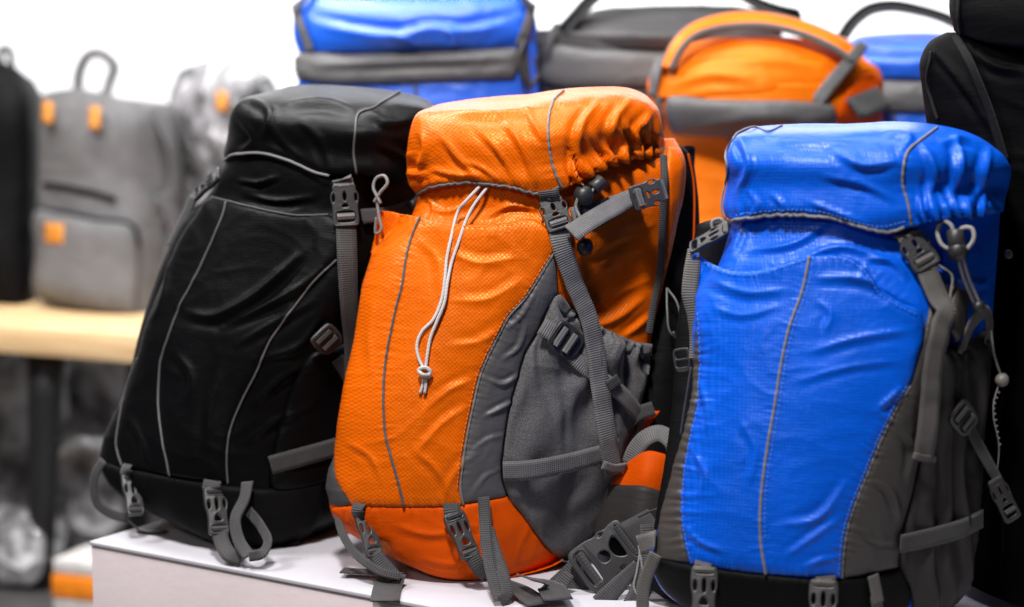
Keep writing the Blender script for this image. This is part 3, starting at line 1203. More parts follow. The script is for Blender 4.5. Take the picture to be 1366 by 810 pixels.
# where='pocket' has no seams of its own besides the gathers above
pk = OB.panel('side_pocket', [(742, 392), (760, 412), (781, 425), (800, 437), (822, 447), (844, 456), (864, 459), (864, 459), (862, 492), (852, 529), (844, 570), (837, 592), (826, 614), (822, 644), (812, 668), (804, 692),
                              (795, 713), (770, 738), (752, 748), (752, 748), (731, 732), (708, 704), (692, 682), (676, 662), (669, 640), (668, 622), (672, 585), (678, 548), (689, 507), (700, 470), (715, 444), (728, 415)],
              'grey_pocket', lift=.003, puff=.012, fade=42, where='pocket', extra=pocket_extra, step=2.4, thick=.002)
OB.panel('hem', [(742, 391), (760, 411), (781, 424), (800, 436), (822, 446), (844, 455), (864, 458), (864, 458), (863, 474), (863, 474), (842, 473), (820, 465), (798, 454), (779, 443), (758, 428), (740, 410)],
         'grey_pocket', parent=pk, lift=.0065, puff=.004, fade=6, where='pocket', step=2.0)
OB.strap([(883, 210, .004), (882, 240, .006), (880.5, 275, .006), (878.5, 312, .006), (875, 364, .006), (868, 402, .005), (861, 445, .005)], 10, 'webbing_mid', name='zip_tape', norm=(.3, -1, .1), crown=.001)
fpip = OB.piping([(568, 298), (553, 323), (546, 346), (540, 384), (533, 410), (526, 443), (519, 480), (516, 517), (516, 550), (518, 580), (526, 613), (535, 647), (541, 673)], 1.9, 'piping_dark', fp, lift=.007, extra=ofx)
OB.piping([(738, 337), (722, 364), (700, 398), (679, 421), (661, 454), (642, 495), (631, 539), (622, 584), (616, 624), (614, 654), (618, 674)], 1.9, 'piping_grey', fp, lift=.003, extra=ofx)
OB.piping([(741, 392), (728, 416), (715, 444), (700, 470), (689, 507), (678, 548), (672, 585), (668, 622), (669, 640), (676, 662)], 1.0, 'black_matte', pk, lift=.003, name='seam')
OB.stitches([(516, 292), (528, 290), (568, 300), (598, 306), (635, 308), (676, 305), (707, 300)], 'thread_orange', lift=.0135, parent=fp)
OB.stitches([(732, 340), (716, 366), (695, 398), (674, 421), (656, 454), (637, 495), (626, 539), (617, 584), (611, 624), (609, 654)], 'thread_orange', lift=.0075, parent=fp)

# lid
OB.folds += [
    ([(562, 175), (568, 200), (552, 240)], 8, 0.006, 'lid'), ([(590, 182), (608, 205), (640, 240)], 8, 0.005, 'lid'), ([(640, 175), (668, 205), (690, 245)], 7, 0.005, 'lid'),
    ([(672, 160), (696, 195), (716, 245)], 8, 0.006, 'lid'), ([(700, 140), (712, 165), (728, 190)], 8, 0.005, 'lid'), ([(600, 150), (660, 152), (720, 145)], 9, 0.004, 'lid'),
    ([(800, 135), (775, 170), (768, 215)], 9, 0.007, 'lid'), ([(845, 130), (820, 160), (812, 200)], 9, 0.006, 'lid'), ([(870, 150), (850, 175), (845, 200)], 7, 0.006, 'lid'),
    ([(575, 225), (600, 232), (640, 235)], 6, 0.004, 'lid'), ([(620, 215), (640, 222), (665, 240)], 5, 0.003, 'lid'),
]
OB.gathers += [([(756, 244), (773, 241), (799, 229), (821, 220), (843, 214), (865, 209), (884, 209)], 17, 0.0125, 32, 'lid'), ([(550, 250), (546, 230), (546, 200)], 22, 0.004, 20, 'lid')]
lid_rows = [
    [(576, 143, .10), (592, 138, .09), (620, 135, .09), (655, 133, .09), (690, 131, .09), (738, 123, .095), (785, 117, .10), (835, 117, .12), (866, 131, .15)],
    [(552, 158, .06), (575, 156, .04), (612, 155, .03), (652, 155, .028), (692, 153, .03), (736, 148, .035), (785, 143, .05), (838, 140, .08), (881, 153, .14)],
    [(545, 185, .05), (572, 185, .015), (608, 186, .002), (650, 187, -.002), (692, 186, -.001), (731, 182, .004), (780, 176, .022), (838, 170, .06), (885, 180, .135)],
    [(543, 222, .05), (570, 222, .006), (606, 222, -.012), (650, 221, -.018), (692, 222, -.017), (734, 218, -.010), (778, 208, .012), (837, 194, .055), (886, 196, .135)],
    [(546, 246, .05), (571, 243, .006), (606, 240, -.014), (650, 239, -.020), (692, 243, -.020), (738, 240, -.012), (775, 232, .002), (836, 207, .046), (886, 206, .122)],
    [(557, 260, .05), (575, 251, .012), (605, 246, -.008), (650, 247, -.014), (690, 254, -.014), (735, 258, -.006), (773, 243, .004), (835, 216, .05), (885, 213, .125)],
]


def steep(rows):
    out = [list(r_) for r_ in rows]
    for i, dw in ((1, .034), (2, .022), (4, -.005), (5, -.006)):
        out[i] = [(p[0], p[1], p[2] - dw) for p in out[i]]
    return out


lid = OB.loft('lid', steep(lid_rows), 'orange_ripstop', back=.22, where='lid', topcap=.012, botcap=.02)
OB.piping([(752, 122), (741, 131), (734, 148), (731, 172), (733, 200), (738, 225), (746, 243), (750, 251)], 1.9, 'piping_grey', lid, lift=.001, where='lid')
OB.piping([(557, 258), (575, 249), (605, 244.5), (645, 244.5), (690, 251), (713, 257), (728, 257), (746, 249)], 2.2, 'piping_dark', lid, lift=.0015, where='lid', name='hem_piping')

# drawcord with knot
c1 = OB.cord([(643, 247, .004), (628, 268, .016), (616, 290, .014), (605, 323, .010), (600, 346, .010), (597, 375, .010), (592, 402, .009), (581, 428, .009), (567, 444, .010), (561, 461, .011), (563, 480, .010), (569, 493, .010)], 2.3, 'cord_pale', name='drawcord')
OB.cord([(652, 249, .004), (639, 271, .016), (626, 301, .013), (614, 328, .010), (606, 352, .010), (601, 380, .013), (597, 405, .013), (587, 430, .012), (578, 452, .011), (574, 473, .011), (571, 493, .010)], 2.3, 'cord_pale', c1, name='drawcord_strand')
OB.cord([(563, 497, .011), (570, 503, .016), (578, 497, .014), (572, 491, .017), (564, 495, .016), (570, 501, .019), (577, 501, .012), (568, 506, .010)], 2.7, 'cord_pale', c1, name='knot')
OB.cord([(569, 504, .011), (567, 514, .010), (563, 525, .009)], 2.1, 'cord_pale', c1, name='cord_end')
OB.cord([(571, 504, .011), (571, 514, .011), (569, 525, .010)], 2.1, 'cord_pale', c1, name='cord_end')

# main buckle and its webbing
OB.strap([(731, 250, .010), (733, 258, .014), (735, 270, .013)], 27, 'webbing_mid', name='buckle_tab')
OB.side_release((732, 266), (744, 309), 37, 'grey', 'grey', lift=.016, flat=.45)
OB.strap([(741, 300, .014), (745, 325, .013), (751, 350, .012), (757, 375, .014), (763, 398, .020), (770, 420, .024), (779, 455, .026), (786, 505, .028), (793, 570, .032), (799, 619, .034)], 27, 'webbing_grey', name='compression_strap', wave=.002)
OB.strap([(785, 607, .037), (798, 610, .038), (812, 607, .037)], 12, 'webbing_grey', name='strap_end', thick=.003)
# upper compression strap on the right
OB.side_release((887, 252, .055, 'w'), (843, 266, .04, 'w'), 36, 'grey', 'grey', flat=.6)
OB.strap([(858, 260, .055, 'w'), (835, 267, .045, 'w'), (818, 277, .03, 'w'), (800, 287, .012, 'w'), (782, 298, -.002, 'w'), (762, 312, -.012, 'w')], [22, 24, 25, 25, 26, 26], 'webbing_grey', name='compression_strap', norm=[(.1, -1, .4), (-.1, -1, .55), (-.1, -1, .6)])
OB.strap([(846, 262, .010), (815, 272, .012), (785, 284, .012), (760, 292, .010)], 22, 'webbing_grey', name='strap_under', norm=(.15, -1, .35))
# toggle by the lid
tg = OB.hard('cord_lock', 'barrel_grey', OB.frame((797, 241), (781, 255), .02, flat=.5), 19)
tg2 = OB.frame((772, 250), (772, 274), .02, flat=.5)
OB.hard('toggle', 'ball_dark', tg2, 27)
OB.hard('toggle', 'ball_dark', OB.frame((772, 316), (773, 338), .014, flat=.5), 22)
OB.cord([(770, 247, .018), (778, 258, .026), (785, 250, .022)], 2.0, 'cord_grey', name='toggle_cord')
OB.cord([(764, 262, .026), (762, 280, .024), (766, 300, .024), (770, 318, .016)], 2.3, 'cord_grey', name='toggle_cord')
# adjuster over the pocket and the strap through it
OB.strap([(716, 431, .012), (724, 437, .018), (734, 445, .020)], 24, 'webbing_grey', name='adjuster_tab', norm=(.3, -1, .3))
OB.strap([(748, 462, .014), (765, 484, .022), (782, 496, .026), (803, 510, .026), (828, 535, .022), (842, 563, .016), (836, 588, .012)], [20, 20, 20, 21, 21, 18, 16], 'webbing_grey', name='cross_strap')
OB.ladder((724, 434), (763, 465), 42, 'grey', 'grey', lift=.020, flat=.4)
OB.strap([(800, 500, .030), (806, 512, .030)], 20, 'webbing_dark', name='bar_tack', thick=.002)
# low horizontal band on the pocket
OB.strap([(667, 627, .008), (685, 623, .020), (700, 619, .026), (735, 611, .028), (781, 600, .026), (810, 593, .020), (829, 585, .010)], 27, 'webbing_grey', name='pocket_band', lift=.012)
# zip pull
OB.cord([(879, 382, .012), (890, 400, .014), (894, 428, .014), (890, 448, .012), (882, 440, .012), (880, 415, .012), (879, 382, .012)], 1.5, 'cord_grey', name='zip_pull')
OB.cord([(884, 440, .014), (889, 450, .014), (892, 440, .014)], 2.6, 'plastic_grey', name='pull_end')

# straps and buckles at the bottom
OB.strap([(484, 670, .004), (484, 678, .012), (486, 690, .008, 'w')], 18, 'webbing_mid', name='buckle_tab')
OB.long_release((485, 682, .012, 'w'), (501, 744, .0, 'w'), 28, 'grey', 'mid', roll=.35)
OB.strap([(499, 738, -.002, 'w'), (512, 755, -.005, 'w'), (526, 770, -.008, 'w')], 20, 'webbing_dark', name='lower_strap')
OB.strap([(449, 672, .05, 'w'), (454, 704, .03, 'w'), (467, 730, .01, 'w'), (487, 750, -.008, 'w'), (511, 764, -.014, 'w'), (534, 769, -.01, 'w')], 11, 'webbing_mid', name='loop_strap', norm=[(-.25, -1, .2), (-.3, -1, .3), (-.2, -1, .6)])
OB.strap([(602, 670, .004), (602, 678, .012), (605, 692, -.006, 'w')], 22, 'webbing_mid', name='buckle_tab')
OB.long_release((604, 684, -.004, 'w'), (629, 744, -.008, 'w'), 31, 'grey', 'mid', roll=.35)
OB.strap([(628, 739, -.010, 'w'), (638, 756, -.006, 'w'), (650, 768, .005, 'w')], 20, 'webbing_dark', name='lower_strap')
lp = OB.strap([(645, 663, .012, 'w'), (647, 690, .002, 'w'), (649, 725, -.012, 'w'), (656, 765, -.032, 'w'), (667, 802, -.052, 'w')], 16, 'webbing_mid', name='loop_strap', norm=[(-.1, -1, .1), (.1, -1, .2), (.4, -1, .2)])
OB.strap([(667, 802, -.052, 'w'), (675, 795, -.045, 'w'), (672, 770, -.030, 'w'), (660, 735, -.012, 'w'), (651, 705, .0, 'w')], 16, 'webbing_mid', lp, name='loop_return', norm=[(.5, -1, .2), (.2, -1, .2), (0, -1, .2)])


def flatstrap(bag, pts, w_m, mat, name, z=0.002, up=(0, 0, 1)):
    P = np.array([on_z(p[0], p[1], z + (p[2] if len(p) > 2 else 0)) for p in pts])
    P = spline(P, 16) if len(P) > 2 else spline(P, 8)
    V, Fc, uv = ribbon(P, np.tile(np.array(up, float), (len(P), 1)), w_m, 5)
    return mesh(name, V, Fc, mat, bag.root, bag.org, uv, solid=.002, off=0)


flatstrap(OB, [(524, 766, .012), (519, 778, .004), (513, 802, .0)], .036, 'webbing_mid', 'strap_tail')
flatstrap(OB, [(456, 761, .006), (490, 763, .006), (530, 767, .012)], .022, 'webbing_dark', 'strap_tail')
flatstrap(OB, [(662, 772, .02), (690, 785, .010), (720, 806, .004)], .030, 'webbing_dark', 'strap_tail')
flatstrap(OB, [(700, 770, .03), (730, 780, .016), (745, 800, .010)], .036, 'webbing_dark', 'strap_tail')

# harness behind: back panel, shoulder strap, hip belt
OB.loft('back_panel', [[(886, 192, .20), (905, 196, .19), (925, 215, .22)], [(880, 260, .19), (905, 262, .185), (931, 268, .22)], [(872, 360, .18), (900, 362, .175), (931, 365, .21)],
                       [(858, 470, .17), (890, 470, .165), (924, 470, .20)], [(835, 570, .17), (870, 570, .16), (912, 570, .19)], [(800, 680, .17), (840, 690, .15), (895, 690, .18)], [(780, 730, .17), (820, 745, .15), (890, 750, .18)]],
        'black_matte', back=.30, step=5, register=False, inset=0.3)
OB.panel('side_gusset', [(889, 200), (900, 200), (909, 214), (908, 238), (904, 270), (899, 297), (893, 320), (889, 342), (884, 371), (877, 396), (877, 396), (882, 364), (885, 312), (888, 268), (888, 214)], 'orange_ripstop', lift=.002, puff=.003, fade=6)
OB.piping([(918, 205, .165, 'w'), (925, 240, .17, 'w'), (926, 300, .17, 'w'), (922, 370, .165, 'w'), (914, 450, .16, 'w')], 1.6, 'orange_shaded', name='harness_piping', free=True)
OB.strap([(840, 620, .12, 'w'), (848, 600, .115, 'w'), (862, 584, .11, 'w'), (880, 578, .11, 'w'), (895, 588, .11, 'w'), (901, 606, .12, 'w')], 24, 'webbing_grey', name='hip_webbing', norm=[(-.35, -1, .5), (-.1, -1, .8), (.3, -1, .6)])
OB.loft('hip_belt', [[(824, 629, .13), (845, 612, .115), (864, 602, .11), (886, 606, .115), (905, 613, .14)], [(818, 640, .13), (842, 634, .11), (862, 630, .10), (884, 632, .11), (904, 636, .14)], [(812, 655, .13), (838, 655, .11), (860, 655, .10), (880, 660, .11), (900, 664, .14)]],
        'orange_shaded', back=.17, step=4, register=False, inset=.2)
OB.loft('hip_pad', [[(810, 648, .128), (835, 650, .105), (860, 651, .094), (882, 657, .104), (902, 661, .134)], [(802, 676, .125), (830, 680, .10), (856, 684, .09), (880, 688, .10), (900, 690, .13)], [(790, 712, .125), (825, 716, .10), (850, 718, .09), (876, 720, .10), (896, 722, .13)]],
        'taupe_dark', back=.17, step=4, register=False, inset=.2)
OB.strap([(831, 570, .13, 'w'), (850, 553, .13, 'w'), (872, 545, .14, 'w')], 20, 'webbing_dark', name='load_strap')
OB.panel('side_flash', [(826, 600), (838, 570), (858, 548), (880, 548), (866, 566), (846, 596)], 'orange_shaded', lift=.001, smooth=False)

# big hip buckle in front of the belt
hf_c = OB.pt(808, 741, .035)
ya = nrm(OB.pt(845, 714, .045) - OB.pt(778, 764, .03))
za = nrm(nrm(CAMP - hf_c) + np.array((.10, 0, .12)))
za = nrm(za - ya * (za @ ya))
hfr = (hf_c, np.cross(ya, za), ya, za)
hb = OB.hard('hip_buckle', 'hip_grey', hfr, 60, lenscale=.98)
OB.roll(hfr, 60, (0, -.47, .0), (.78, .20), 'dark', hb)
OB.roll(hfr, 60, (0, .56, .0), (.78, .14), 'dark', hb)
OB.strap([(782, 758, .045, 'w'), (762, 778, .045, 'w'), (735, 806, .04, 'w'), (715, 826, .04, 'w')], [44, 46, 50, 54], 'webbing_dark', name='hip_strap', norm=(-.1, -1, .5))
OB.strap([(836, 720, .055, 'w'), (858, 705, .07, 'w'), (874, 694, .09, 'w')], [46, 40, 36], 'webbing_dark', name='hip_strap', norm=(.1, -1, .4))
OB.strap([(862, 700, .03, 'w'), (866, 740, .02, 'w'), (858, 780, .015, 'w'), (840, 815, .01, 'w')], [16, 24, 28, 26], 'webbing_mid', name='strap_tail', norm=[(.3, -1, .2), (-.2, -1, .3), (.2, -1, .2)])
OB.strap([(850, 752, .02, 'w'), (830, 775, .01, 'w'), (800, 806, .005, 'w')], [12, 22, 26], 'webbing_mid', name='strap_tail', norm=(.2, -1, .5))
OB.strap([(760, 765, .02, 'w'), (742, 790, .015, 'w'), (728, 815, .01, 'w')], [14, 26, 34], 'webbing_mid', name='strap_tail', norm=(-.4, -1, .5))
OB.cord([(852, 690, .05, 'w'), (868, 682, .045, 'w'), (880, 678, .045, 'w')], 1.4, 'cord_dark', name='elastic_cord')
OB.cord([(854, 735, .015, 'w'), (850, 760, .012, 'w'), (846, 785, .010, 'w'), (852, 795, .010, 'w'), (858, 780, .010, 'w'), (856, 750, .012, 'w'), (852, 728, .02, 'w')], 1.6, 'cord_grey', name='elastic_cord')

# ------------------------------------------------------------------ blue rucksack at the right
BB = Bag('backpack', 'royal blue rucksack with black base and grey trim at the right front', 'backpack', (1025, 854), 16, 10, 0.05, seed=14)
BB.crease, BB.crease_len = 0.0013, 0.06
BB.side_x = 1150
BB.folds += [
    ([(1085, 372), (1150, 375), (1225, 412)], 10, 0.006, 'body'), ([(950, 375), (1000, 392), (1050, 388)], 11, 0.005, 'body'), ([(955, 410), (990, 422), (1040, 410)], 8, 0.003, 'body'),
    ([(1080, 470), (1140, 452), (1215, 440)], 10, 0.004, 'body'), ([(1060, 510), (1130, 490), (1200, 480)], 9, 0.003, 'body'), ([(1090, 400), (1110, 420), (1100, 445)], 9, 0.003, 'body'),
    ([(1170, 545), (1185, 530), (1200, 515)], 7, 0.004, 'body'), ([(940, 510), (950, 545), (948, 580)], 8, 0.004, 'body'), ([(930, 600), (945, 630), (940, 660)], 7, 0.004, 'body'),
    ([(1130, 640), (1090, 690), (1040, 700)], 9, 0.004, 'body'), ([(1120, 690), (1085, 715), (1050, 740)], 8, 0.004, 'body'), ([(1120, 740), (1095, 745), (1070, 755)], 6, 0.003, 'body'),
    ([(918, 700), (935, 720), (970, 735)], 7, 0.0035, 'body'), ([(990, 560), (1010, 600), (1000, 650)], 9, 0.003, 'body'),
    ([(1000, 335), (1060, 325), (1100, 300)], 8, 0.006, 'body'), ([(1060, 350), (1120, 330), (1180, 345)], 8, 0.006, 'body'), ([(975, 340), (985, 320), (990, 300)], 6, 0.004, 'body'),
    ([(1155, 345), (1190, 350), (1210, 370)], 7, 0.005, 'body'), ([(1255, 330), (1250, 360), (1245, 395)], 8, 0.008, 'body'), ([(1275, 370), (1300, 380), (1315, 375)], 9, 0.008, 'body'),
    ([(1195, 570), (1210, 590), (1205, 640)], 6, 0.004, 'body'), ([(1160, 640), (1180, 650), (1195, 690)], 6, 0.004, 'body'), ([(1140, 700), (1160, 715), (1190, 720)], 6, 0.004, 'body'),
    ([(1255, 560), (1240, 630), (1225, 690)], 8, 0.005, 'body'), ([(1275, 600), (1262, 660), (1250, 720)], 8, 0.005, 'body'),
]
BB.gathers += [([(1082, 350), (1055, 435), (1036, 535), (1017, 661), (1022, 760)], 9, .0006, 11, 'body'), ([(1210, 516), (1174, 584), (1138, 675), (1122, 765)], 10, .0011, 16, 'body'),
               ([(932, 420), (935, 475), (932, 540), (913, 641), (912, 706), (922, 750)], 12, .0013, 18, 'body'), ([(940, 346), (984, 366), (1050, 355), (1110, 344), (1154, 362), (1223, 418)], 11, .0009, 12, 'body'),
               ([(925, 752), (1022, 765), (1120, 770)], 11, .0010, 14, 'body'), ([(1211, 202), (1204, 246), (1216, 300)], 10, .0009, 14, 'lid'), ([(1006, 291), (1072, 289), (1139, 303), (1200, 305)], 12, .0011, 16, 'lid')]
blue_rows = [
    [(990, 225), (1012, 225), (1090, 225), (1200, 225), (1280, 215), (1330, 205)],
    [(985, 262), (1008, 262), (1090, 265), (1200, 262), (1280, 252), (1333, 240)],
    [(975, 302), (1000, 306), (1090, 312), (1200, 312), (1277, 300), (1334, 285), .006],
    [(962, 345), (985, 355), (1085, 360), (1206, 355), (1277, 345), (1331, 332), -.004],
    [(927, 420), (965, 425), (1062, 428), (1222, 425), (1277, 415), (1325, 405), -.010],
    [(925, 510), (960, 515), (1042, 518), (1203, 512), (1265, 502), (1317, 492), -.012],
    [(909, 590), (945, 595), (1027, 600), (1172, 594), (1247, 582), (1311, 572), -.012],
    [(886, 680), (925, 690), (1018, 697), (1150, 687), (1227, 675), (1304, 662), -.008],
    [(869, 745), (918, 755), (1022, 766), (1124, 770), (1212, 760), (1298, 738), 0],
    [(882, 785), (930, 808), (1022, 822), (1120, 828), (1212, 812), (1287, 785), .015],
    [(902, 802), (945, 826), (1022, 844), (1115, 850), (1200, 834), (1270, 808), .03],
    [(925, 810), (958, 834), (1022, 854), (1108, 860), (1185, 845), (1245, 818), .05],
]
WB = (.065, .014, -.004, .015, .085, .165)
BB.loft('main_body', rowsw(blue_rows, WB), 'blue_ripstop', back=.26)
BB.panel('lower_compartment', [(872, 746), (920, 752), (1022, 765), (1122, 771), (1200, 757), (1200, 757), (1214, 790), (1195, 832), (1110, 852), (1022, 846), (950, 826), (902, 800), (880, 775)], 'black_matte', lift=.002, puff=.004, step=4)
BB.panel('side_panel', [(930, 440), (927, 480), (926, 520), (915, 575), (900, 625), (884, 682), (872, 745), (872, 745), (921, 751), (921, 751), (912, 706), (913, 641), (922, 590), (932, 540), (935, 475), (933, 440)], 'taupe_satin', lift=.0015, puff=.003, step=3, smooth=False)
BB.panel('side_panel', [(1245, 375), (1280, 388), (1268, 430), (1256, 500), (1240, 560), (1224, 612), (1214, 660), (1203, 700), (1197, 757), (1197, 757), (1122, 771), (1122, 771), (1126, 718), (1138, 675), (1155, 632), (1174, 584), (1193, 545), (1210, 516), (1224, 470), (1236, 420)],
         'taupe_satin', lift=.0015, puff=.004, fade=14, step=3, smooth=False)
bfx = flap_extra([(932, 370), (939, 343), (984, 365), (1050, 354), (1110, 343), (1154, 361), (1198, 405), (1223, 417)], .007, 15)
bfp = BB.panel('front_panel', [(939, 343), (954, 354), (984, 365), (1021, 363), (1050, 354), (1082, 346), (1110, 343), (1135, 348), (1154, 361), (1173, 387), (1198, 405), (1223, 417), (1230, 440), (1222, 480), (1210, 516), (1193, 545), (1174, 584),
                               (1155, 632), (1138, 675), (1126, 718), (1121, 770), (1121, 770), (1022, 765), (922, 752), (922, 752), (912, 706), (913, 641), (922, 590), (932, 540), (935, 475), (931, 420), (933, 380)],
               'blue_ripstop', lift=.0025, puff=.004, fade=14, thick=.002, step=2.6, extra=bfx)
BB.piping([(1082, 347), (1071, 391), (1055, 435), (1045, 478), (1036, 535), (1026, 593), (1017, 661), (1016, 718), (1023, 764)], 2.1, 'piping_grey', bfp, lift=.0068, extra=bfx)
BB.piping([(1212, 514), (1193, 546), (1174, 585), (1155, 633), (1138, 676), (1126, 719), (1121, 770)], 1.9, 'piping_grey', bfp, lift=.003)
BB.stitches([(943, 349), (956, 359), (984, 370), (1021, 368), (1050, 359), (1082, 351), (1110, 348), (1133, 353), (1151, 365), (1170, 392), (1195, 410), (1220, 422)], 'thread_blue', lift=.013, parent=bfp)
BB.stitches([(939, 420), (941, 475), (938, 540), (928, 590), (919, 641), (918, 706), (926, 748)], 'thread_blue', lift=.0075, parent=bfp)
BB.stitches([(1205, 514), (1187, 545), (1168, 584), (1149, 632), (1132, 675), (1120, 718), (1115, 766)], 'thread_blue', lift=.0075, parent=bfp)
BB.stitches([(1088, 348), (1077, 391), (1061, 435), (1051, 478), (1042, 535), (1032, 593), (1023, 661), (1022, 718)], 'thread_blue', lift=.0078, parent=bfp)


def bpocket(X, e):
    ph = X[:, 0] / 24 + .8 * gnoise(X[:, 0] / 40, X[:, 1] / 90, 4)
    return (0.003 * np.sin(2 * math.pi * ph) + 0.006 * gnoise(X[:, 0] / 40, X[:, 1] / 110, 22)) * np.clip(e / 10, 0, 1)


BB.gathers += [([(1254, 472), (1285, 458), (1319, 440)], 11, .0035, 16, 'pocket')]
bpk = BB.panel('side_pocket', [(1252, 470), (1285, 455), (1321, 436), (1321, 436), (1310, 572), (1303, 662), (1297, 738), (1287, 782), (1266, 808), (1216, 822), (1216, 822), (1212, 790), (1198, 757), (1203, 700), (1214, 660), (1224, 612), (1240, 545)], 'taupe_dark', lift=.003, puff=.011, fade=36,
               where='pocket', extra=bpocket, step=3)

BB.folds += [
    ([(985, 180), (1000, 215), (985, 260)], 9, .006, 'lid'), ([(1000, 255), (1010, 275), (1000, 290)], 5, .004, 'lid'), ([(1030, 260), (1045, 275), (1050, 288)], 5, .003, 'lid'),
    ([(1110, 200), (1150, 220), (1200, 215)], 9, .005, 'lid'), ([(1100, 235), (1150, 245), (1190, 265)], 8, .004, 'lid'), ([(1180, 175), (1215, 185), (1200, 200)], 7, .005, 'lid'),
    ([(1230, 195), (1245, 225), (1240, 260)], 8, .007, 'lid'), ([(1275, 185), (1280, 215), (1270, 260)], 9, .008, 'lid'), ([(1320, 200), (1310, 235), (1300, 270)], 9, .007, 'lid'),
    ([(1255, 190), (1290, 185), (1320, 195)], 8, .005, 'lid'), ([(1030, 185), (1080, 190), (1140, 185)], 10, .003, 'lid'), ([(1080, 270), (1120, 285), (1160, 300)], 6, .004, 'lid'),
]
BB.gathers += [([(1222, 298), (1243, 294), (1269, 290), (1295, 287), (1324, 289), (1340, 278)], 14, .0095, 26, 'lid'), ([(975, 290), (1000, 288), (1060, 285)], 17, .002, 16, 'lid')]
blid_rows = [
    [(1000, 172, .10), (1018, 168, .09), (1055, 167, .085), (1100, 168, .085), (1150, 166, .085), (1204, 163, .09), (1245, 166, .10), (1290, 176, .12), (1326, 198, .15)],
    [(976, 190, .06), (1000, 188, .045), (1045, 187, .034), (1100, 187, .03), (1150, 185, .03), (1210, 184, .035), (1255, 188, .055), (1300, 197, .085), (1343, 214, .14)],
    [(968, 215, .05), (992, 216, .018), (1040, 217, .004), (1097, 218, -.001), (1150, 217, 0), (1207, 216, .006), (1255, 218, .025), (1304, 224, .065), (1349, 228, .135)],
    [(970, 245, .05), (992, 247, .006), (1040, 249, -.010), (1097, 251, -.016), (1150, 253, -.015), (1206, 251, -.008), (1255, 252, .012), (1304, 252, .055), (1346, 248, .135)],
    [(965, 276, .05), (990, 280, .006), (1040, 278, -.014), (1097, 282, -.020), (1150, 292, -.020), (1210, 285, -.012), (1255, 280, -.004), (1304, 278, .04), (1341, 266, .12)],
    [(968, 289, .05), (988, 296, .014), (1040, 288, -.008), (1097, 291, -.014), (1155, 308, -.014), (1206, 305, -.006), (1250, 295, -.004), (1300, 290, .04), (1339, 282, .12)],
]
blid = BB.loft('lid', steep(blid_rows), 'blue_ripstop', back=.22, where='lid', topcap=.012, botcap=.02)
BB.piping([(1250, 172), (1230, 186), (1211, 202), (1205, 224), (1204, 246), (1211, 272), (1216, 301)], 1.9, 'piping_grey', blid, lift=.001, where='lid')
BB.piping([(1043, 168), (1024, 176), (1010, 170), (991, 175), (976, 190), (969, 206), (972, 225), (968, 250), (964, 278), (968, 290)], 1.5, 'piping_grey', blid, lift=.001, where='lid')
BB.piping([(978, 293), (1006, 288.5), (1039, 285), (1072, 285), (1102, 288.5), (1139, 299), (1165, 306), (1187, 307), (1206, 302)], 2.3, 'piping_grey', blid, lift=.0025, where='lid', name='hem_piping')
BB.stitches([(985, 286), (1006, 282), (1039, 279), (1072, 279), (1102, 283), (1139, 293), (1172, 301), (1208, 294)], 'thread_blue', lift=.003, parent=blid, where='lid')

# buckles, webbing
BB.strap([(1196, 307, .010), (1200, 315, .014), (1205, 326, .013)], 29, 'webbing_taupe', name='buckle_tab')
BB.side_release((1203, 318), (1226, 362), 42, 'grey', 'taupe', lift=.016, flat=.45)
BB.strap([(1222, 352, .014), (1229, 375, .014), (1238, 400, .016), (1240, 418, .024), (1236, 436, .022), (1230, 480, .018), (1224, 540, .016), (1217, 609, .015)], 28, 'webbing_taupe', name='compression_strap', wave=.003, norm=[(.1, -1, .3), (.2, -1, .3), (.35, -1, -.1), (.15, -1, .15), (.15, -1, .1)])
BB.strap([(1204, 603, .018), (1217, 606, .018), (1230, 607, .018)], 9, 'webbing_taupe', name='strap_end', thick=.003)
BB.cord([(1241, 357, .014), (1251, 372, .014), (1255, 395, .012), (1254, 415, .010)], 1.8, 'cord_grey', name='lid_cord')
BB.panel('side_tab', [(1258, 382), (1281, 392), (1274, 440), (1262, 455), (1255, 440)], 'taupe_satin', lift=.012, puff=.004, fade=8, smooth=False, where='none')
BB.strap([(1268, 470, .012), (1276, 430, .02), (1290, 415, .024), (1302, 430, .018), (1306, 460, .01)], 17, 'webbing_taupe', name='side_loop')
cordmat('cord_taupe', (0.36, 0.34, 0.32))
BB.cord([(1268, 334, .012, 'w'), (1256, 326, .010, 'w'), (1251, 306, .010, 'w'), (1258, 295, .010, 'w'), (1268, 300, .010, 'w'), (1273, 314, .012, 'w')], 2.8, 'cord_taupe', name='toggle_cord')
BB.cord([(1276, 314, .012, 'w'), (1285, 304, .010, 'w'), (1296, 305, .010, 'w'), (1299, 318, .010, 'w'), (1290, 332, .012, 'w'), (1282, 338, .014, 'w')], 2.8, 'cord_taupe', name='toggle_cord')
BB.cord([(1276, 336, .016, 'w'), (1285, 370, .03, 'w'), (1301, 408, .05, 'w')], 2.3, 'cord_taupe', name='toggle_cord')
BB.cord([(1282, 336, .016, 'w'), (1292, 370, .03, 'w'), (1307, 406, .05, 'w')], 2.3, 'cord_taupe', name='toggle_cord')
BB.hard('cord_lock', 'barrel_grey', BB.frame((1274, 307, .010, 'w'), (1276, 328, .010, 'w')), 22)
BB.hard('cord_lock', 'ball_dark', BB.frame((1276, 324, .010, 'w'), (1279, 346, .012, 'w')), 26)
BB.hard('cord_lock', 'ball_dark', BB.frame((1303, 398, .05, 'w'), (1308, 420, .05, 'w')), 17)
BB.ladder((1248, 533), (1280, 572), 38, 'dark', 'mid', lift=.022, flat=.4)
BB.strap([(1276, 566, .02), (1288, 595, .022), (1300, 635, .03)], 17, 'webbing_dark', name='cross_strap')
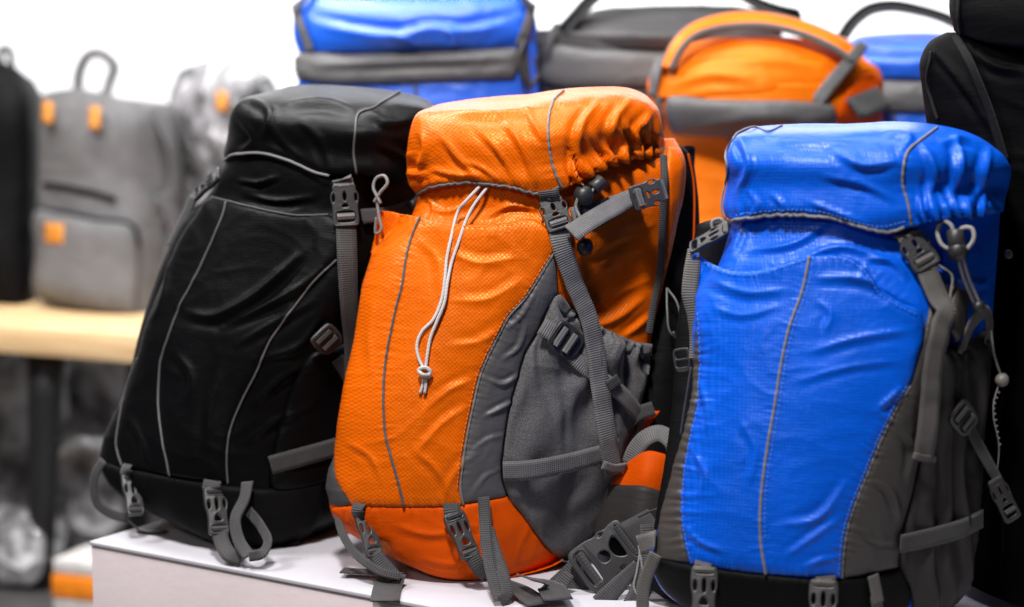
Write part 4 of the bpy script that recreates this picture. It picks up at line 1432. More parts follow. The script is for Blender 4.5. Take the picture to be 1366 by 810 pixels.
BB.side_release((1293, 630), (1318, 688), 27, 'dark', 'dark', lift=.034, flat=.5)
BB.cord([(1302, 440, .02), (1300, 470, .026), (1305, 500, .03)], 1.6, 'cord_grey', name='tag_cord')
plain('tag_cream', (0.13, 0.12, 0.11), .5)
BB.cord([(1303, 512, .028), (1298, 534, .028), (1298, 552, .028), (1303, 590, .028), (1303, 640, .022)], .9, 'cord_grey', name='tag_cord')
HW['bead'] = lathe_mesh('bead', [(.15, -.5), (.38, -.38), (.5, 0), (.38, .38), (.15, .5)], 'tag_cream')
BB.hard('tag_button', 'bead', BB.frame((1304, 494), (1304, 513), .032, flat=.8), 19)
for k_, (x_, y_) in enumerate([(1302, 520), (1300, 527), (1298, 534), (1297, 541), (1298, 548), (1299, 556), (1300, 564), (1301, 572), (1302, 580), (1303, 588)]):
    BB.hard('chain_bead', 'bead', BB.frame((x_, y_ - 2), (x_, y_ + 2), .030, flat=.8), 3.0)
BB.strap([(1160, 790, .010), (1165, 830, .012)], 17, 'webbing_taupe', name='loop_strap')
BB.strap([(1158, 764, .008), (1161, 800, .014)], 17, 'webbing_taupe', name='loop_strap')
BB.strap([(1192, 722, .010), (1225, 712, .018), (1262, 702, .02), (1300, 690, .01)], 26, 'webbing_dark', name='pocket_band')
BB.strap([(942, 748, .006), (941, 764, .012)], 24, 'webbing_taupe', name='buckle_tab')
BB.long_release((940, 756, -.004, 'w'), (938, 828, -.016, 'w'), 36, 'grey', 'taupe')
BB.strap([(1099, 766, .006), (1099, 780, .012)], 26, 'webbing_taupe', name='buckle_tab')
BB.long_release((1099, 774, -.004, 'w'), (1097, 848, -.016, 'w'), 38, 'grey', 'taupe')
BB.strap([(886, 738, .012), (882, 770, .024), (880, 830, .03)], 18, 'webbing_taupe', name='loop_strap', norm=(-.4, -1, .1))
BB.strap([(884, 722, .010), (866, 724, .075, 'w'), (852, 728, .08, 'w')], 28, 'webbing_taupe', name='hip_tab')
# clip and webbing at the left edge of the lid
BB.cord([(962, 306, .05, 'w'), (951, 305, .05, 'w'), (950, 296, .05, 'w'), (960, 292, .05, 'w'), (969, 300, .05, 'w'), (972, 306, .05, 'w')], 2.2, 'cord_grey', name='clip_ring')
clip_c = BB.pt(946, 317, .045)
ya = nrm(BB.pt(976, 299, .035) - BB.pt(916, 333, .06))
za = nrm(nrm(CAMP - clip_c) + np.array((-1.1, 0, .9)))
za = nrm(za - ya * (za @ ya))
cf = (clip_c, np.cross(ya, za), ya, za)
cb = BB.hard('buckle', 'long_grey', cf, 24, lenscale=1.65)
BB.roll(cf, 24, (0, 1.2, .02), (.7, .3), 'taupe', cb)
BB.strap([(926, 332, .06, 'w'), (923, 360, .055, 'w'), (920, 395, .052, 'w'), (923, 418, .055, 'w'), (926, 450, .06, 'w'), (924, 480, .06, 'w')], [18, 22, 22, 14, 13, 11], 'webbing_taupe', name='compression_strap', norm=[(-.5, -1, .2), (-.2, -1, .2), (-.5, -1, 0), (-.8, -1, 0)])
cl_c = BB.pt(910, 480, .07)
ya = nrm(BB.pt(908, 465, .07) - BB.pt(912, 497, .07))
za = nrm(CAMP - cl_c + np.array((-1.2, 0, 0)))
za = nrm(za - ya * (za @ ya))
BB.hard('buckle', 'ladder_dark', (cl_c, np.cross(ya, za), ya, za), 26, lenscale=1.1)
BB.cord([(922, 490, .06, 'w'), (914, 540, .065, 'w'), (908, 580, .07, 'w')], 1.6, 'cord_dark', name='elastic_cord')
BB.loft('back_panel', [[(930, 300, .18), (950, 300, .17), (985, 300, .19)], [(905, 420, .17), (925, 420, .16), (970, 420, .18)], [(895, 560, .16), (915, 560, .15), (950, 560, .17)], [(875, 690, .15), (900, 700, .14), (940, 700, .16)], [(862, 780, .15), (890, 800, .14), (930, 800, .16)]],
        'black_matte', back=.28, step=6, register=False, inset=.2)

# ------------------------------------------------------------------ black rucksack at the left
KB = Bag('backpack', 'black rucksack with thin pale piping at the left end of the plinth', 'backpack', (300, 728), 26, 12, 0.05, seed=23)
KB.crease, KB.crease_len = 0.0016, 0.065
KB.folds += [
    ([(255, 418), (285, 424), (330, 405), (375, 368), (408, 335)], 10, .009, 'body'), ([(300, 435), (345, 415), (400, 385), (430, 360)], 8, .007, 'body'), ([(320, 460), (370, 430), (420, 400)], 8, .004, 'body'),
    ([(318, 240), (345, 244), (372, 236)], 5, .006, 'body'), ([(330, 260), (370, 268), (420, 262)], 7, .005, 'body'), ([(240, 470), (260, 500), (255, 540)], 9, .004, 'body'),
    ([(300, 490), (285, 540), (280, 600)], 10, .004, 'body'), ([(350, 480), (400, 460), (430, 420)], 8, .005, 'body'), ([(340, 540), (380, 500), (420, 480)], 8, .005, 'body'),
    ([(330, 590), (370, 560), (410, 540)], 8, .004, 'body'), ([(180, 560), (195, 590), (200, 620)], 7, .004, 'body'), ([(230, 350), (225, 390), (210, 430)], 8, .004, 'body'),
]
kb_rows = [
    [(315, 180), (338, 182), (392, 188), (470, 198), (530, 190), (572, 175)],
    [(300, 225), (325, 230), (388, 238), (469, 245), (528, 236), (571, 222)],
    [(278, 262), (312, 265), (380, 276), (466, 284), (524, 276), (568, 262), .006],
    [(252, 285), (298, 290), (370, 300), (460, 308), (520, 300), (564, 286), -.002],
    [(217, 352), (268, 360), (348, 370), (448, 374), (508, 364), (555, 350), -.008],
    [(191, 430), (236, 438), (308, 446), (410, 442), (482, 432), (532, 420), -.012],
    [(167, 521), (217, 530), (268, 538), (352, 530), (442, 516), (506, 505), -.012],
    [(138, 588), (190, 604), (248, 618), (326, 614), (422, 600), (491, 588), -.008],
    [(135, 620), (180, 634), (242, 648), (330, 656), (422, 643), (486, 628), 0],
    [(155, 655), (205, 678), (258, 698), (340, 706), (422, 692), (476, 675), .015],
    [(188, 675), (226, 696), (274, 716), (342, 722), (416, 710), (464, 692), .03],
    [(210, 682), (245, 703), (290, 726), (345, 729), (410, 718), (455, 700), .05],
]
KB.loft('main_body', rowsw(kb_rows, (.075, .016, -.004, .015, .085, .16)), 'black_nylon', back=.26, step=3)
kfx = flap_extra([(280, 275), (289, 268), (351, 283), (404, 292), (440, 290)], .006, 14)
kfp = KB.panel('front_panel', [(289, 268), (311, 273), (351, 283), (404, 292), (440, 290), (455, 300), (450, 345), (450, 345), (413, 383), (387, 419), (364, 450), (343, 496), (322, 537), (307, 577), (303, 618), (305, 645), (305, 645),
                               (231, 635), (166, 622), (166, 622), (158, 597), (160, 560), (170, 521), (184, 480), (196, 435), (222, 365), (250, 305)], 'black_nylon', lift=.002, puff=.004, fade=14, step=3.2, extra=kfx)
KB.panel('lower_compartment', [(137, 618), (166, 624), (231, 636), (305, 647), (358, 652), (430, 640), (430, 640), (425, 690), (410, 715), (345, 727), (290, 723), (245, 702), (206, 684), (165, 660), (145, 640)], 'black_matte', lift=.002, puff=.004, step=4)
KB.panel('side_pocket', [(415, 470), (445, 462), (480, 450), (505, 470), (500, 540), (485, 610), (440, 640), (360, 650), (362, 610), (380, 540)], 'black_nylon', lift=.002, puff=.010, fade=30, step=4)
KB.piping([(309, 275), (289, 321), (262, 379), (243, 415), (231, 450), (221, 481), (217, 532), (221, 582), (231, 634)], 1.5, 'piping_dark', kfp, lift=.0068, extra=kfx)
KB.piping([(449, 347), (413, 383), (387, 419), (364, 450), (343, 496), (322, 537), (307, 577), (303, 618), (305, 645)], 1.5, 'piping_dark', kfp, lift=.003)
KB.piping([(186, 478), (172, 515), (161, 560), (158, 597), (166, 622)], 1.4, 'piping_dark', kfp, lift=.003)
KB.piping([(289, 268), (311, 273), (351, 283), (404, 292), (440, 290)], 1.0, 'piping_dark', kfp, lift=.0095)
KB.folds += [
    ([(330, 130), (360, 150), (350, 190)], 8, .005, 'lid'), ([(320, 160), (340, 185), (320, 205)], 7, .004, 'lid'), ([(380, 140), (430, 135), (470, 145)], 10, .006, 'lid'), ([(400, 160), (430, 190), (440, 225)], 9, .004, 'lid'),
    ([(490, 150), (520, 165), (550, 160)], 9, .006, 'lid'), ([(500, 190), (530, 205), (550, 235)], 9, .006, 'lid'), ([(360, 165), (380, 190), (400, 210)], 8, .004, 'lid'),
]
klid_rows = [
    [(362, 124, .14), (385, 115, .14), (415, 113, .14), (450, 114, .14), (490, 117, .14), (530, 122, .145), (562, 130, .15), (580, 140, .16), (592, 155, .18)],
    [(318, 137, .06), (340, 138, .045), (372, 140, .038), (415, 142, .036), (450, 146, .04), (482, 148, .045), (520, 148, .06), (558, 152, .09), (588, 168, .15)],
    [(308, 152, .05), (328, 155, .018), (362, 160, .004), (405, 165, 0), (445, 170, .003), (476, 172, .01), (515, 172, .03), (552, 176, .07), (582, 190, .14)],
    [(303, 185, .05), (324, 187, .008), (358, 190, -.010), (400, 198, -.015), (440, 205, -.012), (474, 206, -.004), (512, 204, .02), (548, 208, .06), (576, 218, .14)],
    [(299, 206, .05), (320, 200, .008), (355, 200, -.012), (398, 214, -.018), (438, 228, -.016), (475, 226, -.006), (512, 228, .016), (546, 232, .06), (570, 240, .14)],
    [(301, 214, .05), (321, 207, .014), (355, 206, -.006), (396, 220, -.012), (438, 236, -.010), (476, 234, 0), (512, 240, .02), (544, 248, .064), (566, 254, .14)],
]
klid = KB.loft('lid', steep(klid_rows), 'black_nylon', back=.24, where='lid', topcap=.006, botcap=.02, step=3)
KB.piping([(533, 123), (512, 136), (493, 147), (479, 150), (474, 178), (472, 206), (476, 231)], 1.6, 'piping_dark', klid, lift=.001, where='lid')
KB.piping([(301, 212), (311, 206), (333, 202), (356, 203), (387, 213), (422, 228), (440, 233)], 2.0, 'piping_grey', klid, lift=.0025, where='lid', name='hem_piping')
KB.strap([(457, 232, .010), (458, 242, .014), (459, 254, .013)], 26, 'webbing_grey', name='buckle_tab')
KB.side_release((459, 249), (460, 303), 36, 'grey', 'grey', lift=.016, flat=.45, label='pale worn grey buckle')
KB.strap([(460, 296, .014), (460, 340, .012), (459, 400, .012), (461, 450, .016), (463, 520, .02)], 26, 'webbing_mid', name='compression_strap')
KB.strap([(478, 292, .010), (510, 288, .012), (545, 278, .012)], 20, 'webbing_dark', name='compression_strap')
KB.cord([(499, 270, -.01, 'w'), (508, 256, -.012, 'w'), (517, 244, -.012, 'w'), (513, 235, -.012, 'w'), (502, 238, -.012, 'w'), (498, 250, -.012, 'w'), (503, 262, -.012, 'w'), (508, 272, -.010, 'w')], 2.2, 'cord_grey', name='toggle_cord')
KB.cord([(502, 262, -.008, 'w'), (505, 285, -.006, 'w'), (508, 308, -.004, 'w'), (502, 312, -.004, 'w'), (502, 290, -.006, 'w')], 2.0, 'cord_grey', name='toggle_cord')
KB.hard('cord_lock', 'barrel_grey', KB.frame((543, 262), (530, 280), .02, flat=.5), 16)
KB.strap([(442, 470, .016), (455, 495, .018), (472, 540, .016), (480, 580, .012)], 18, 'webbing_dark', name='cross_strap')
KB.ladder((418, 432), (444, 460), 36, 'grey', 'mid', lift=.016, flat=.4)
KB.strap([(359, 620, .008), (385, 611, .014), (420, 600, .016), (455, 590, .014)], 25, 'webbing_mid', name='pocket_band')
# lower buckles
KB.strap([(175, 619, .004), (175, 626, .010), (175, 638, .016, 'w')], 20, 'webbing_mid', name='buckle_tab')
KB.long_release((174, 630, .02, 'w'), (182, 690, .005, 'w'), 27, 'grey', 'mid', roll=.25)
KB.strap([(143, 614, .006), (141, 630, .016), (148, 655, .025), (165, 672, .02), (182, 682, .01)], 13, 'webbing_mid', name='loop_strap', norm=(-.5, -1, .2))
KB.strap([(184, 684, .016), (195, 690, .02), (205, 700, .012), (222, 704, .004)], 20, 'webbing_dark', name='lower_strap')
KB.strap([(286, 640, .004), (286, 647, .010), (286, 658, -.008, 'w')], 24, 'webbing_mid', name='buckle_tab')
KB.long_release((286, 650, -.006, 'w'), (293, 714, -.016, 'w'), 31, 'grey', 'mid', roll=.25)
KB.strap([(292, 708, -.016, 'w'), (297, 726, -.024, 'w'), (308, 741, -.034, 'w'), (322, 744, -.034, 'w')], 20, 'webbing_mid', name='lower_strap')
lp = KB.strap([(330, 643, .002, 'w'), (326, 665, -.012, 'w'), (314, 692, -.024, 'w'), (319, 722, -.034, 'w'), (332, 742, -.042, 'w')], 16, 'webbing_mid', name='loop_strap', norm=[(-.2, -1, .1), (-.5, -1, .1), (.3, -1, .2)])
KB.strap([(332, 742, -.042, 'w'), (348, 739, -.036, 'w'), (357, 724, -.022, 'w'), (349, 704, -.008, 'w'), (332, 682, .004, 'w')], 14, 'webbing_mid', lp, name='loop_return', norm=[(-.3, -1, .3), (-.6, -1, .2), (-.5, -1, .1)])
# side clip at the left of the lid
kc_c = KB.pt(276, 246, .05)
ya = nrm(KB.pt(302, 222, .04) - KB.pt(252, 270, .065))
za = nrm(nrm(CAMP - kc_c) + np.array((-1.1, 0, .9)))
za = nrm(za - ya * (za @ ya))
cf = (kc_c, np.cross(ya, za), ya, za)
cb = KB.hard('buckle', 'long_grey', cf, 24, lenscale=1.5)
KB.roll(cf, 24, (0, 1.1, .02), (.7, .3), 'mid', cb)
KB.strap([(258, 264, .065, 'w'), (246, 290, .07, 'w'), (228, 330, .075, 'w')], 16, 'webbing_dark', name='compression_strap', norm=(-.8, -1, .2))

# ------------------------------------------------------------------ tall black pack at the right edge
TB = Bag('backpack', 'tall plain black pack cut off by the right edge of the picture', 'backpack', (1400, 822), 22, 8, 0.03, seed=31)
TB.crease, TB.crease_len = .003, .07
TB.folds += [([(1250, 70), (1285, 110), (1330, 180)], 9, .008, 'body'), ([(1345, 300), (1335, 380), (1330, 470)], 8, .006, 'body'), ([(1360, 420), (1345, 520), (1335, 600)], 9, .006, 'body'), ([(1330, 640), (1345, 700), (1340, 760)], 9, .005, 'body'),
             ([(1300, 70), (1330, 90), (1366, 95)], 9, .006, 'body')]
tb_rows = [
    [(1262, 44, .13), (1300, 46, .06), (1380, 50, .02), (1460, 55, .02), (1540, 60, .06)],
    [(1240, 56, .13), (1285, 62, .05), (1375, 70, .01), (1465, 75, .01), (1550, 80, .05)],
    [(1227, 82, .13), (1275, 92, .045), (1372, 102, 0), (1468, 108, 0), (1556, 112, .05)],
    [(1230, 118, .13), (1276, 132, .045), (1372, 145, 0), (1468, 150, 0), (1558, 150, .05)],
    [(1238, 180, .13), (1282, 200, .045), (1374, 215, 0), (1470, 220, 0), (1560, 215, .05)],
    [(1250, 330, .14), (1300, 350, .05), (1384, 365, 0), (1475, 370, 0), (1562, 360, .05)],
    [(1252, 500, .14), (1302, 520, .05), (1386, 540, -.01), (1478, 545, -.01), (1564, 530, .05)],
    [(1250, 660, .14), (1300, 690, .05), (1386, 715, -.01), (1480, 720, -.01), (1566, 700, .05)],
    [(1252, 740, .14), (1302, 785, .05), (1390, 815, .02), (1480, 820, .02), (1562, 790, .06)],
]
TB.loft('main_body', tb_rows, 'black_deep', back=.3, step=4)
tl = TB.loft('lid', [[(1290, -70, .12), (1340, -74, .08), (1440, -74, .07), (1530, -66, .09)], [(1272, -30, .09), (1325, -28, .02), (1440, -26, 0), (1545, -22, .05)], [(1266, 10, .08), (1320, 18, 0), (1440, 24, -.02), (1550, 24, .04)],
                     [(1273, 42, .08), (1322, 58, 0), (1440, 70, -.015), (1548, 70, .05)]], 'black_deep', back=.24, where='lid', step=4)
TB.piping([(1284, -20), (1281, 12), (1284, 45)], 3, 'black_nylon', tl, lift=.002, where='lid')
TB.strap([(1276, 50, .004), (1300, 90, .006), (1325, 150, .006), (1345, 215, .006)], 14, 'black_matte', name='strap')
TB.piping([(1340, 240), (1330, 330), (1322, 450), (1312, 600)], 3, 'black_matte', None, lift=.004, name='zip')
TB.piping([(1245, 70), (1240, 110), (1255, 160)], 2.5, 'black_nylon', None, lift=.003, name='seam')
TB.hard('snap_button', 'bead', TB.frame((1351, 330), (1349, 348), .006, flat=.2), 13, depthscale=.4)

# ------------------------------------------------------------------ back row of packs on the tall block


def handle(bag, pts, w_px, mat_top, mat_edge, norm, parent=None, thick=.012):
    """padded carry handle with bound edges"""
    h = bag.strap(pts, w_px, mat_top, parent, name='handle', thick=thick, norm=norm, step=4, crown=.004)
    P, Nn = bag.path(pts, 4)
    a = nrm(np.asarray(norm, float))
    T = nrm(np.gradient(P, axis=0))
    Nv = np.tile(a, (len(P), 1)) if a.ndim == 1 else nrm(spline(a.reshape(len(a), 1, 3), len(P)).reshape(-1, 3))
    Nv = nrm(Nv - T * np.sum(Nv * T, 1)[:, None])
    X = np.cross(T, Nv)
    w = np.asarray(w_px, float) / bag.ppm
    w = np.interp(np.linspace(0, 1, len(P)), np.linspace(0, 1, len(np.atleast_1d(w))), np.atleast_1d(w))
    for s in (-.5, .5):
        V, Fc, uv = tube(P + X * (s * w)[:, None], thick * .62, 8)
        mesh('edge_binding', V, Fc, mat_edge, h, bag.org, uv)
    return h


def rear_pack(label, base_x, depth, rows_body, rows_lid, band, col, bandmat, yaw=6, lean=5, seed=40, crease=.003, folds=()):
    B = Bag('backpack', label, 'backpack', (base_x, 300), yaw, lean, 0.0, zbase=RZ, depth=depth, seed=seed, group='packs on the back row')
    B.crease, B.crease_len = crease, .07
    B.folds += list(folds)
    B.loft('main_body', rows_body, col, back=.26, step=4)
    if band is not None:
        B.panel('front_band', band, bandmat, lift=.004, puff=.012, fade=18, step=3.5, thick=.003)
    B.lid = B.loft('lid', rows_lid, col, back=.24, step=3.5, where='lid', topcap=.01)
    return B


def rws(L, R, ys, n=5, wl=.06, wf=0.0, bow=0):
    out = []
    for i, y in enumerate(ys):
        l = L[i] if not np.isscalar(L) else L
        r = R[i] if not np.isscalar(R) else R
        row = []
        for j in range(n):
            t = j / (n - 1)
            e = abs(2 * t - 1)
            row.append((l + (r - l) * t, y + bow * (1 - e * e), wf + wl * e ** 3))
        out.append(row)
    return out


def bottom_y(depth):
    return float(proj(np.array((0, depth, RZ)))[1])


# blue pack, upper left
yb = bottom_y(3.3)
R1 = rear_pack('blue pack with grey band in the back row, between black and orange rucksacks', 552, 3.3,
               rws([404, 400, 398, 400, 404, 408], [712, 716, 718, 716, 712, 708], [40, 78, 120, 220, 360, yb], bow=6),
               [[(412, -16, .10), (470, -18, .08), (555, -18, .075), (640, -18, .08), (696, -16, .10)], [(396, 4, .06), (460, 4, .01), (555, 5, -.005), (645, 4, .01), (708, 3, .06)], [(391, 28, .06), (455, 30, -.005), (555, 32, -.03), (650, 29, -.005), (714, 24, .06)],
                [(392, 52, .06), (455, 55, -.002), (555, 55, -.026), (650, 53, -.002), (716, 46, .06)], [(398, 70, .06), (458, 70, .01), (555, 68, -.008), (648, 66, .01), (712, 60, .06)]],
               [(398, 76), (470, 73), (555, 70), (640, 66), (690, 63), (690, 63), (692, 84), (684, 106), (684, 106), (600, 109), (500, 113), (430, 112), (400, 106), (400, 106)], 'blue_rear', 'grey_band', seed=41, folds=[([(425, 22), (480, 32), (530, 36), (575, 26), (620, 30), (685, 18)], 10, -.014, 'lid'), ([(520, 45), (545, 52), (560, 60)], 7, .008, 'lid'), ([(590, 40), (605, 50), (600, 62)], 7, .008, 'lid'), ([(430, 88), (560, 82), (680, 78)], 9, .008, 'body')])
lid1 = R1.lid
R1.strap([(398, 8, .010), (405, 30, .010), (418, 66, .010)], 13, 'webbing_grey', lid1, name='binding')
R1.strap([(705, 8, .010), (700, 30, .010), (690, 62, .010)], 13, 'webbing_grey', lid1, name='binding')
R1.strap([(428, -10, .012), (412, 4, .014), (400, 22, .012)], 10, 'webbing_dark', lid1, name='handle_end')
R1.strap([(682, -10, .012), (694, 4, .014), (704, 18, .012)], 10, 'webbing_dark', lid1, name='handle_end')
R1.cord([(692, 50, .02), (686, 78, .026), (688, 100, .026), (696, 116, .026), (706, 104, .026), (704, 78, .026)], 3.2, 'plastic_dark', name='strap_ring')
R1.strap([(692, 44, .012), (694, 80, .016), (698, 112, .014)], 12, 'webbing_dark', name='side_strap')
R1.strap([(394, 60, .008), (394, 84, .012), (396, 110, .008)], 9, 'webbing_dark', name='side_strap')
R1.piping([(555, 112), (555, 140)], 2, 'piping_dark', None, lift=.002)

# black pack, upper middle
R2 = rear_pack('black pack with thick arched handle and grey band in the back row', 880, 3.36,
               rws([716, 713, 712, 714, 718, 722], [1040, 1042, 1042, 1040, 1038, 1034], [40, 78, 120, 220, 360, bottom_y(3.36)], bow=6),
               [[(790, 14, .10), (830, 10, .09), (890, 8, .085), (960, 8, .09), (1016, 14, .10)], [(757, 32, .06), (815, 32, .025), (890, 32, .01), (965, 32, .025), (1036, 32, .06)], [(744, 48, .06), (808, 48, 0), (890, 48, -.02), (970, 48, 0), (1044, 48, .06)],
                [(740, 62, .06), (806, 65, .01), (890, 66, -.012), (972, 66, .01), (1046, 62, .06)]],
               [(722, 66), (800, 67), (890, 68), (970, 68), (1038, 66), (1038, 66), (1042, 90), (1038, 114), (1038, 114), (970, 118), (890, 118), (800, 118), (740, 116), (722, 108), (722, 108)], 'charcoal_fabric', 'grey_band', seed=42)
handle(R2, [(750, 42, .03, 'w'), (768, 22, .03, 'w'), (790, -2, .04, 'w'), (830, -30, .06, 'w'), (900, -42, .07, 'w'), (970, -20, .06, 'w'), (1010, 4, .05, 'w'), (1050, 18, .05, 'w'), (1066, 22, .06, 'w')],
       [16, 18, 20, 24, 26, 26, 26, 24, 20], 'black_matte', 'webbing_dark', [(-.6, -.7, .4), (-.4, -.5, .7), (0, -.35, 1), (.3, -.4, .9), (.5, -.5, .6)], R2.lid, .008)
R2.strap([(745, 40, .01), (738, 60, .014), (734, 100, .012)], 14, 'webbing_dark', name='side_strap')
R2.strap([(726, 52, .01), (722, 80, .014), (724, 112, .012)], 12, 'webbing_dark', name='side_strap')
R2.cord([(716, 60, .02), (712, 80, .02), (718, 96, .02), (726, 80, .02)], 3.2, 'plastic_dark', name='strap_ring')

# orange pack, middle of the back row
R3 = rear_pack('orange duffel-topped pack with arched orange handle behind the front rucksacks', 1010, 3.14,
               [[(872, 110, .07), (915, 112, .02), (1000, 112, -.01), (1095, 112, .02), (1168, 100, .12)], [(866, 140, .07), (905, 145, .02), (1000, 148, -.01), (1100, 148, .02), (1176, 136, .12)], [(870, 184, .11), (905, 186, .07), (1000, 188, .05), (1105, 186, .07), (1178, 174, .14)],
                [(874, 260, .12), (908, 262, .08), (1000, 264, .065), (1105, 262, .08), (1172, 250, .14)], [(878, 380, .10), (912, 382, .06), (1000, 384, .04), (1100, 382, .06), (1165, 370, .12)], [(882, bottom_y(3.14) - 12, .07), (915, bottom_y(3.14), .02), (1000, bottom_y(3.14) + 3, 0), (1095, bottom_y(3.14), .02), (1160, bottom_y(3.14) - 14, .12)]],
               [[(908, 62, .09), (950, 52, .08), (1005, 49, .075), (1060, 50, .08), (1112, 58, .10), (1150, 72, .13)], [(882, 80, .06), (940, 76, .03), (1005, 74, .015), (1065, 74, .03), (1118, 78, .055), (1160, 84, .11)], [(872, 94, .055), (925, 96, .012), (1000, 97, -.008), (1070, 97, .012), (1130, 96, .05), (1172, 92, .11)],
                [(865, 112, .055), (915, 118, .008), (1000, 120, -.014), (1072, 120, .008), (1132, 118, .05), (1178, 108, .11)], [(866, 128, .055), (905, 133, .014), (1000, 135, -.006), (1080, 136, .014), (1134, 138, .05), (1177, 130, .11)]],
               [(892, 132), (950, 133), (1000, 134), (1060, 135), (1108, 139), (1108, 139), (1114, 152), (1110, 172), (1110, 172), (1050, 180), (975, 180), (900, 176), (900, 176), (893, 160)], 'orange_rear', 'grey_band', yaw=4, seed=43, crease=.0022, folds=[([(905, 84), (960, 72), (1030, 70), (1090, 76)], 11, -.016, 'lid'), ([(900, 112), (950, 100), (1000, 104)], 10, .006, 'lid'), ([(930, 158), (1000, 150), (1080, 152)], 8, .007, 'body'), ([(1040, 165), (1070, 155), (1105, 150)], 7, .006, 'body')])
handle(R3, [(890, 92, .015, 'w'), (903, 64, .02, 'w'), (926, 42, .04, 'w'), (975, 28, .06, 'w'), (1030, 29, .06, 'w'), (1080, 42, .05, 'w'), (1122, 62, .04, 'w'), (1140, 76, .04, 'w')],
       [14, 18, 24, 30, 32, 34, 34, 30], 'orange_rear', 'webbing_grey', [(-.7, -.6, .3), (-.4, -.6, .7), (0, -.5, 1), (.3, -.5, .9), (.5, -.5, .6)], R3.lid, .010)
R3.strap([(1153, 58, .02, 'w'), (1132, 84, .025, 'w'), (1108, 112, .02, 'w'), (1088, 138, .01, 'w')], [15, 17, 18, 18], 'webbing_grey', R3.lid, name='binding', norm=(.2, -1, .5), thick=.006)
R3.strap([(886, 84, .012), (879, 104, .010), (877, 130, .010)], 17, 'webbing_grey', R3.lid, name='binding')
R3.panel('side_recess', [(1116, 160), (1124, 130), (1140, 108), (1158, 98), (1170, 104), (1174, 130), (1172, 160)], 'orange_shaded', lift=.003, puff=.002, step=4)
R3.strap([(1140, 145, .02, 'w'), (1158, 138, .05, 'w'), (1178, 130, .07, 'w')], 34, 'webbing_dark', name='side_strap', norm=(.1, -1, .5), thick=.008)
R3.piping([(973, 181), (973, 240), (973, 310)], 2, 'piping_dark', None, lift=.002)
R3.strap([(884, 132, .012), (888, 150, .016), (886, 165, .012)], 11, 'webbing_dark', name='side_strap')

# blue pack, far right of the back row
R4 = rear_pack('blue pack with thin dark arched handle, half hidden beside tall black pack', 1200, 3.32,
               rws([1120, 1118, 1118, 1120, 1122, 1124], [1330, 1332, 1332, 1330, 1328, 1326], [60, 100, 150, 240, 360, bottom_y(3.32)], bow=5),
               [[(1144, 49, .10), (1180, 47, .09), (1225, 46, .085), (1270, 46, .09), (1312, 49, .10)], [(1126, 64, .06), (1170, 66, .025), (1225, 67, .01), (1280, 66, .025), (1326, 64, .06)], [(1120, 84, .06), (1166, 86, 0), (1225, 86, -.015), (1284, 86, 0), (1332, 84, .06)],
                [(1120, 100, .06), (1166, 104, .01), (1225, 105, -.008), (1284, 104, .01), (1332, 100, .06)]],
               [(1120, 106), (1170, 107), (1225, 108), (1280, 107), (1332, 105), (1332, 105), (1334, 125), (1330, 148), (1330, 148), (1280, 151), (1225, 151), (1170, 150), (1120, 146), (1120, 146)], 'blue_rear', 'grey_band', seed=44, folds=[([(1140, 70), (1200, 72), (1260, 70)], 9, -.010, 'lid')])
handle(R4, [(1124, 50, .02, 'w'), (1136, 32, .03, 'w'), (1160, 13, .045, 'w'), (1188, 8, .05, 'w'), (1222, 13, .05, 'w'), (1262, 25, .045, 'w'), (1300, 46, .03, 'w')],
       [14, 16, 20, 22, 22, 22, 18], 'black_matte', 'webbing_dark', [(-.7, -.5, .4), (-.2, -.4, .9), (.1, -.4, 1), (.4, -.5, .8)], R4.lid, .008)
R4.piping([(1193, 152), (1193, 170)], 2, 'piping_dark', None, lift=.002)

# ------------------------------------------------------------------ table at the left with grey day packs
TY = math.radians(24)
TZ = float(at_depth(60, 428, 4.2)[2])
tr = np.array((math.cos(TY), -math.sin(TY), 0))
td = np.array((math.sin(TY), math.cos(TY), 0))
fe = on_z(0, 434, TZ)
tc = fe + td * 0.26 + tr * (-0.12)
table = bpy.data.objects.new('table', None)
table.location = (tc[0], tc[1], FLOOR_Z)
table.rotation_euler = (0, 0, -TY)
link(table)
tag(table, 'wooden topped display table with black legs in the blurred left background', 'table')
boxthing('table_top', (0, 0, TZ - FLOOR_Z - .030), (1.5, .52, .060), 0, 'pale_wood', None, None, .003, table)
plain('black_metal', (.012, .012, .013), .5)
for sx in (.17, -.66):
    for sy in (-.17, .2):
        P = np.array(((sx, sy, TZ - FLOOR_Z - .06), (sx - .035, sy, .0)))
        P = spline(P, 6)
        V, Fc, uv = tube(P, np.linspace(.042, .026, 6), 12)
        mesh('leg', V, Fc, 'black_metal', table, (0, 0, 0), uv)


def crinkle(name, col, coat):
    N = NT(name)
    co = N.objco()
    nz = N.noise(co, 9, 4, 0.6)
    c = N.ramp(nz, tuple(x * .2 for x in col), tuple(min(.8, x * 1.5) for x in col), .4, .6)
    N.link(c, N.b.inputs['Base Color'])
    vo = N.n('ShaderNodeTexVoronoi', feature='F1')
    vo.inputs['Scale'].default_value = 15
    N.link(co, vo.inputs['Vector'])
    nb = N.bump(vo.outputs[0], .03, .9)
    nb = N.bump(N.noise(co, 40, 3), .006, .6, nb)
    N.link(nb, N.b.inputs['Normal'])
    setp(N.b, Roughness=.35, Coat_Weight=coat, Coat_Roughness=.06)
    N.link(nb, N.b.inputs['Coat Normal'])
    MATS[name] = N.m


crinkle('wrapped_dark', (.26, .255, .26), 1.0)
crinkle('wrapped_grey', (.24, .235, .245), 1.0)
crinkle('wrapped_film', (.45, .45, .46), 1.0)


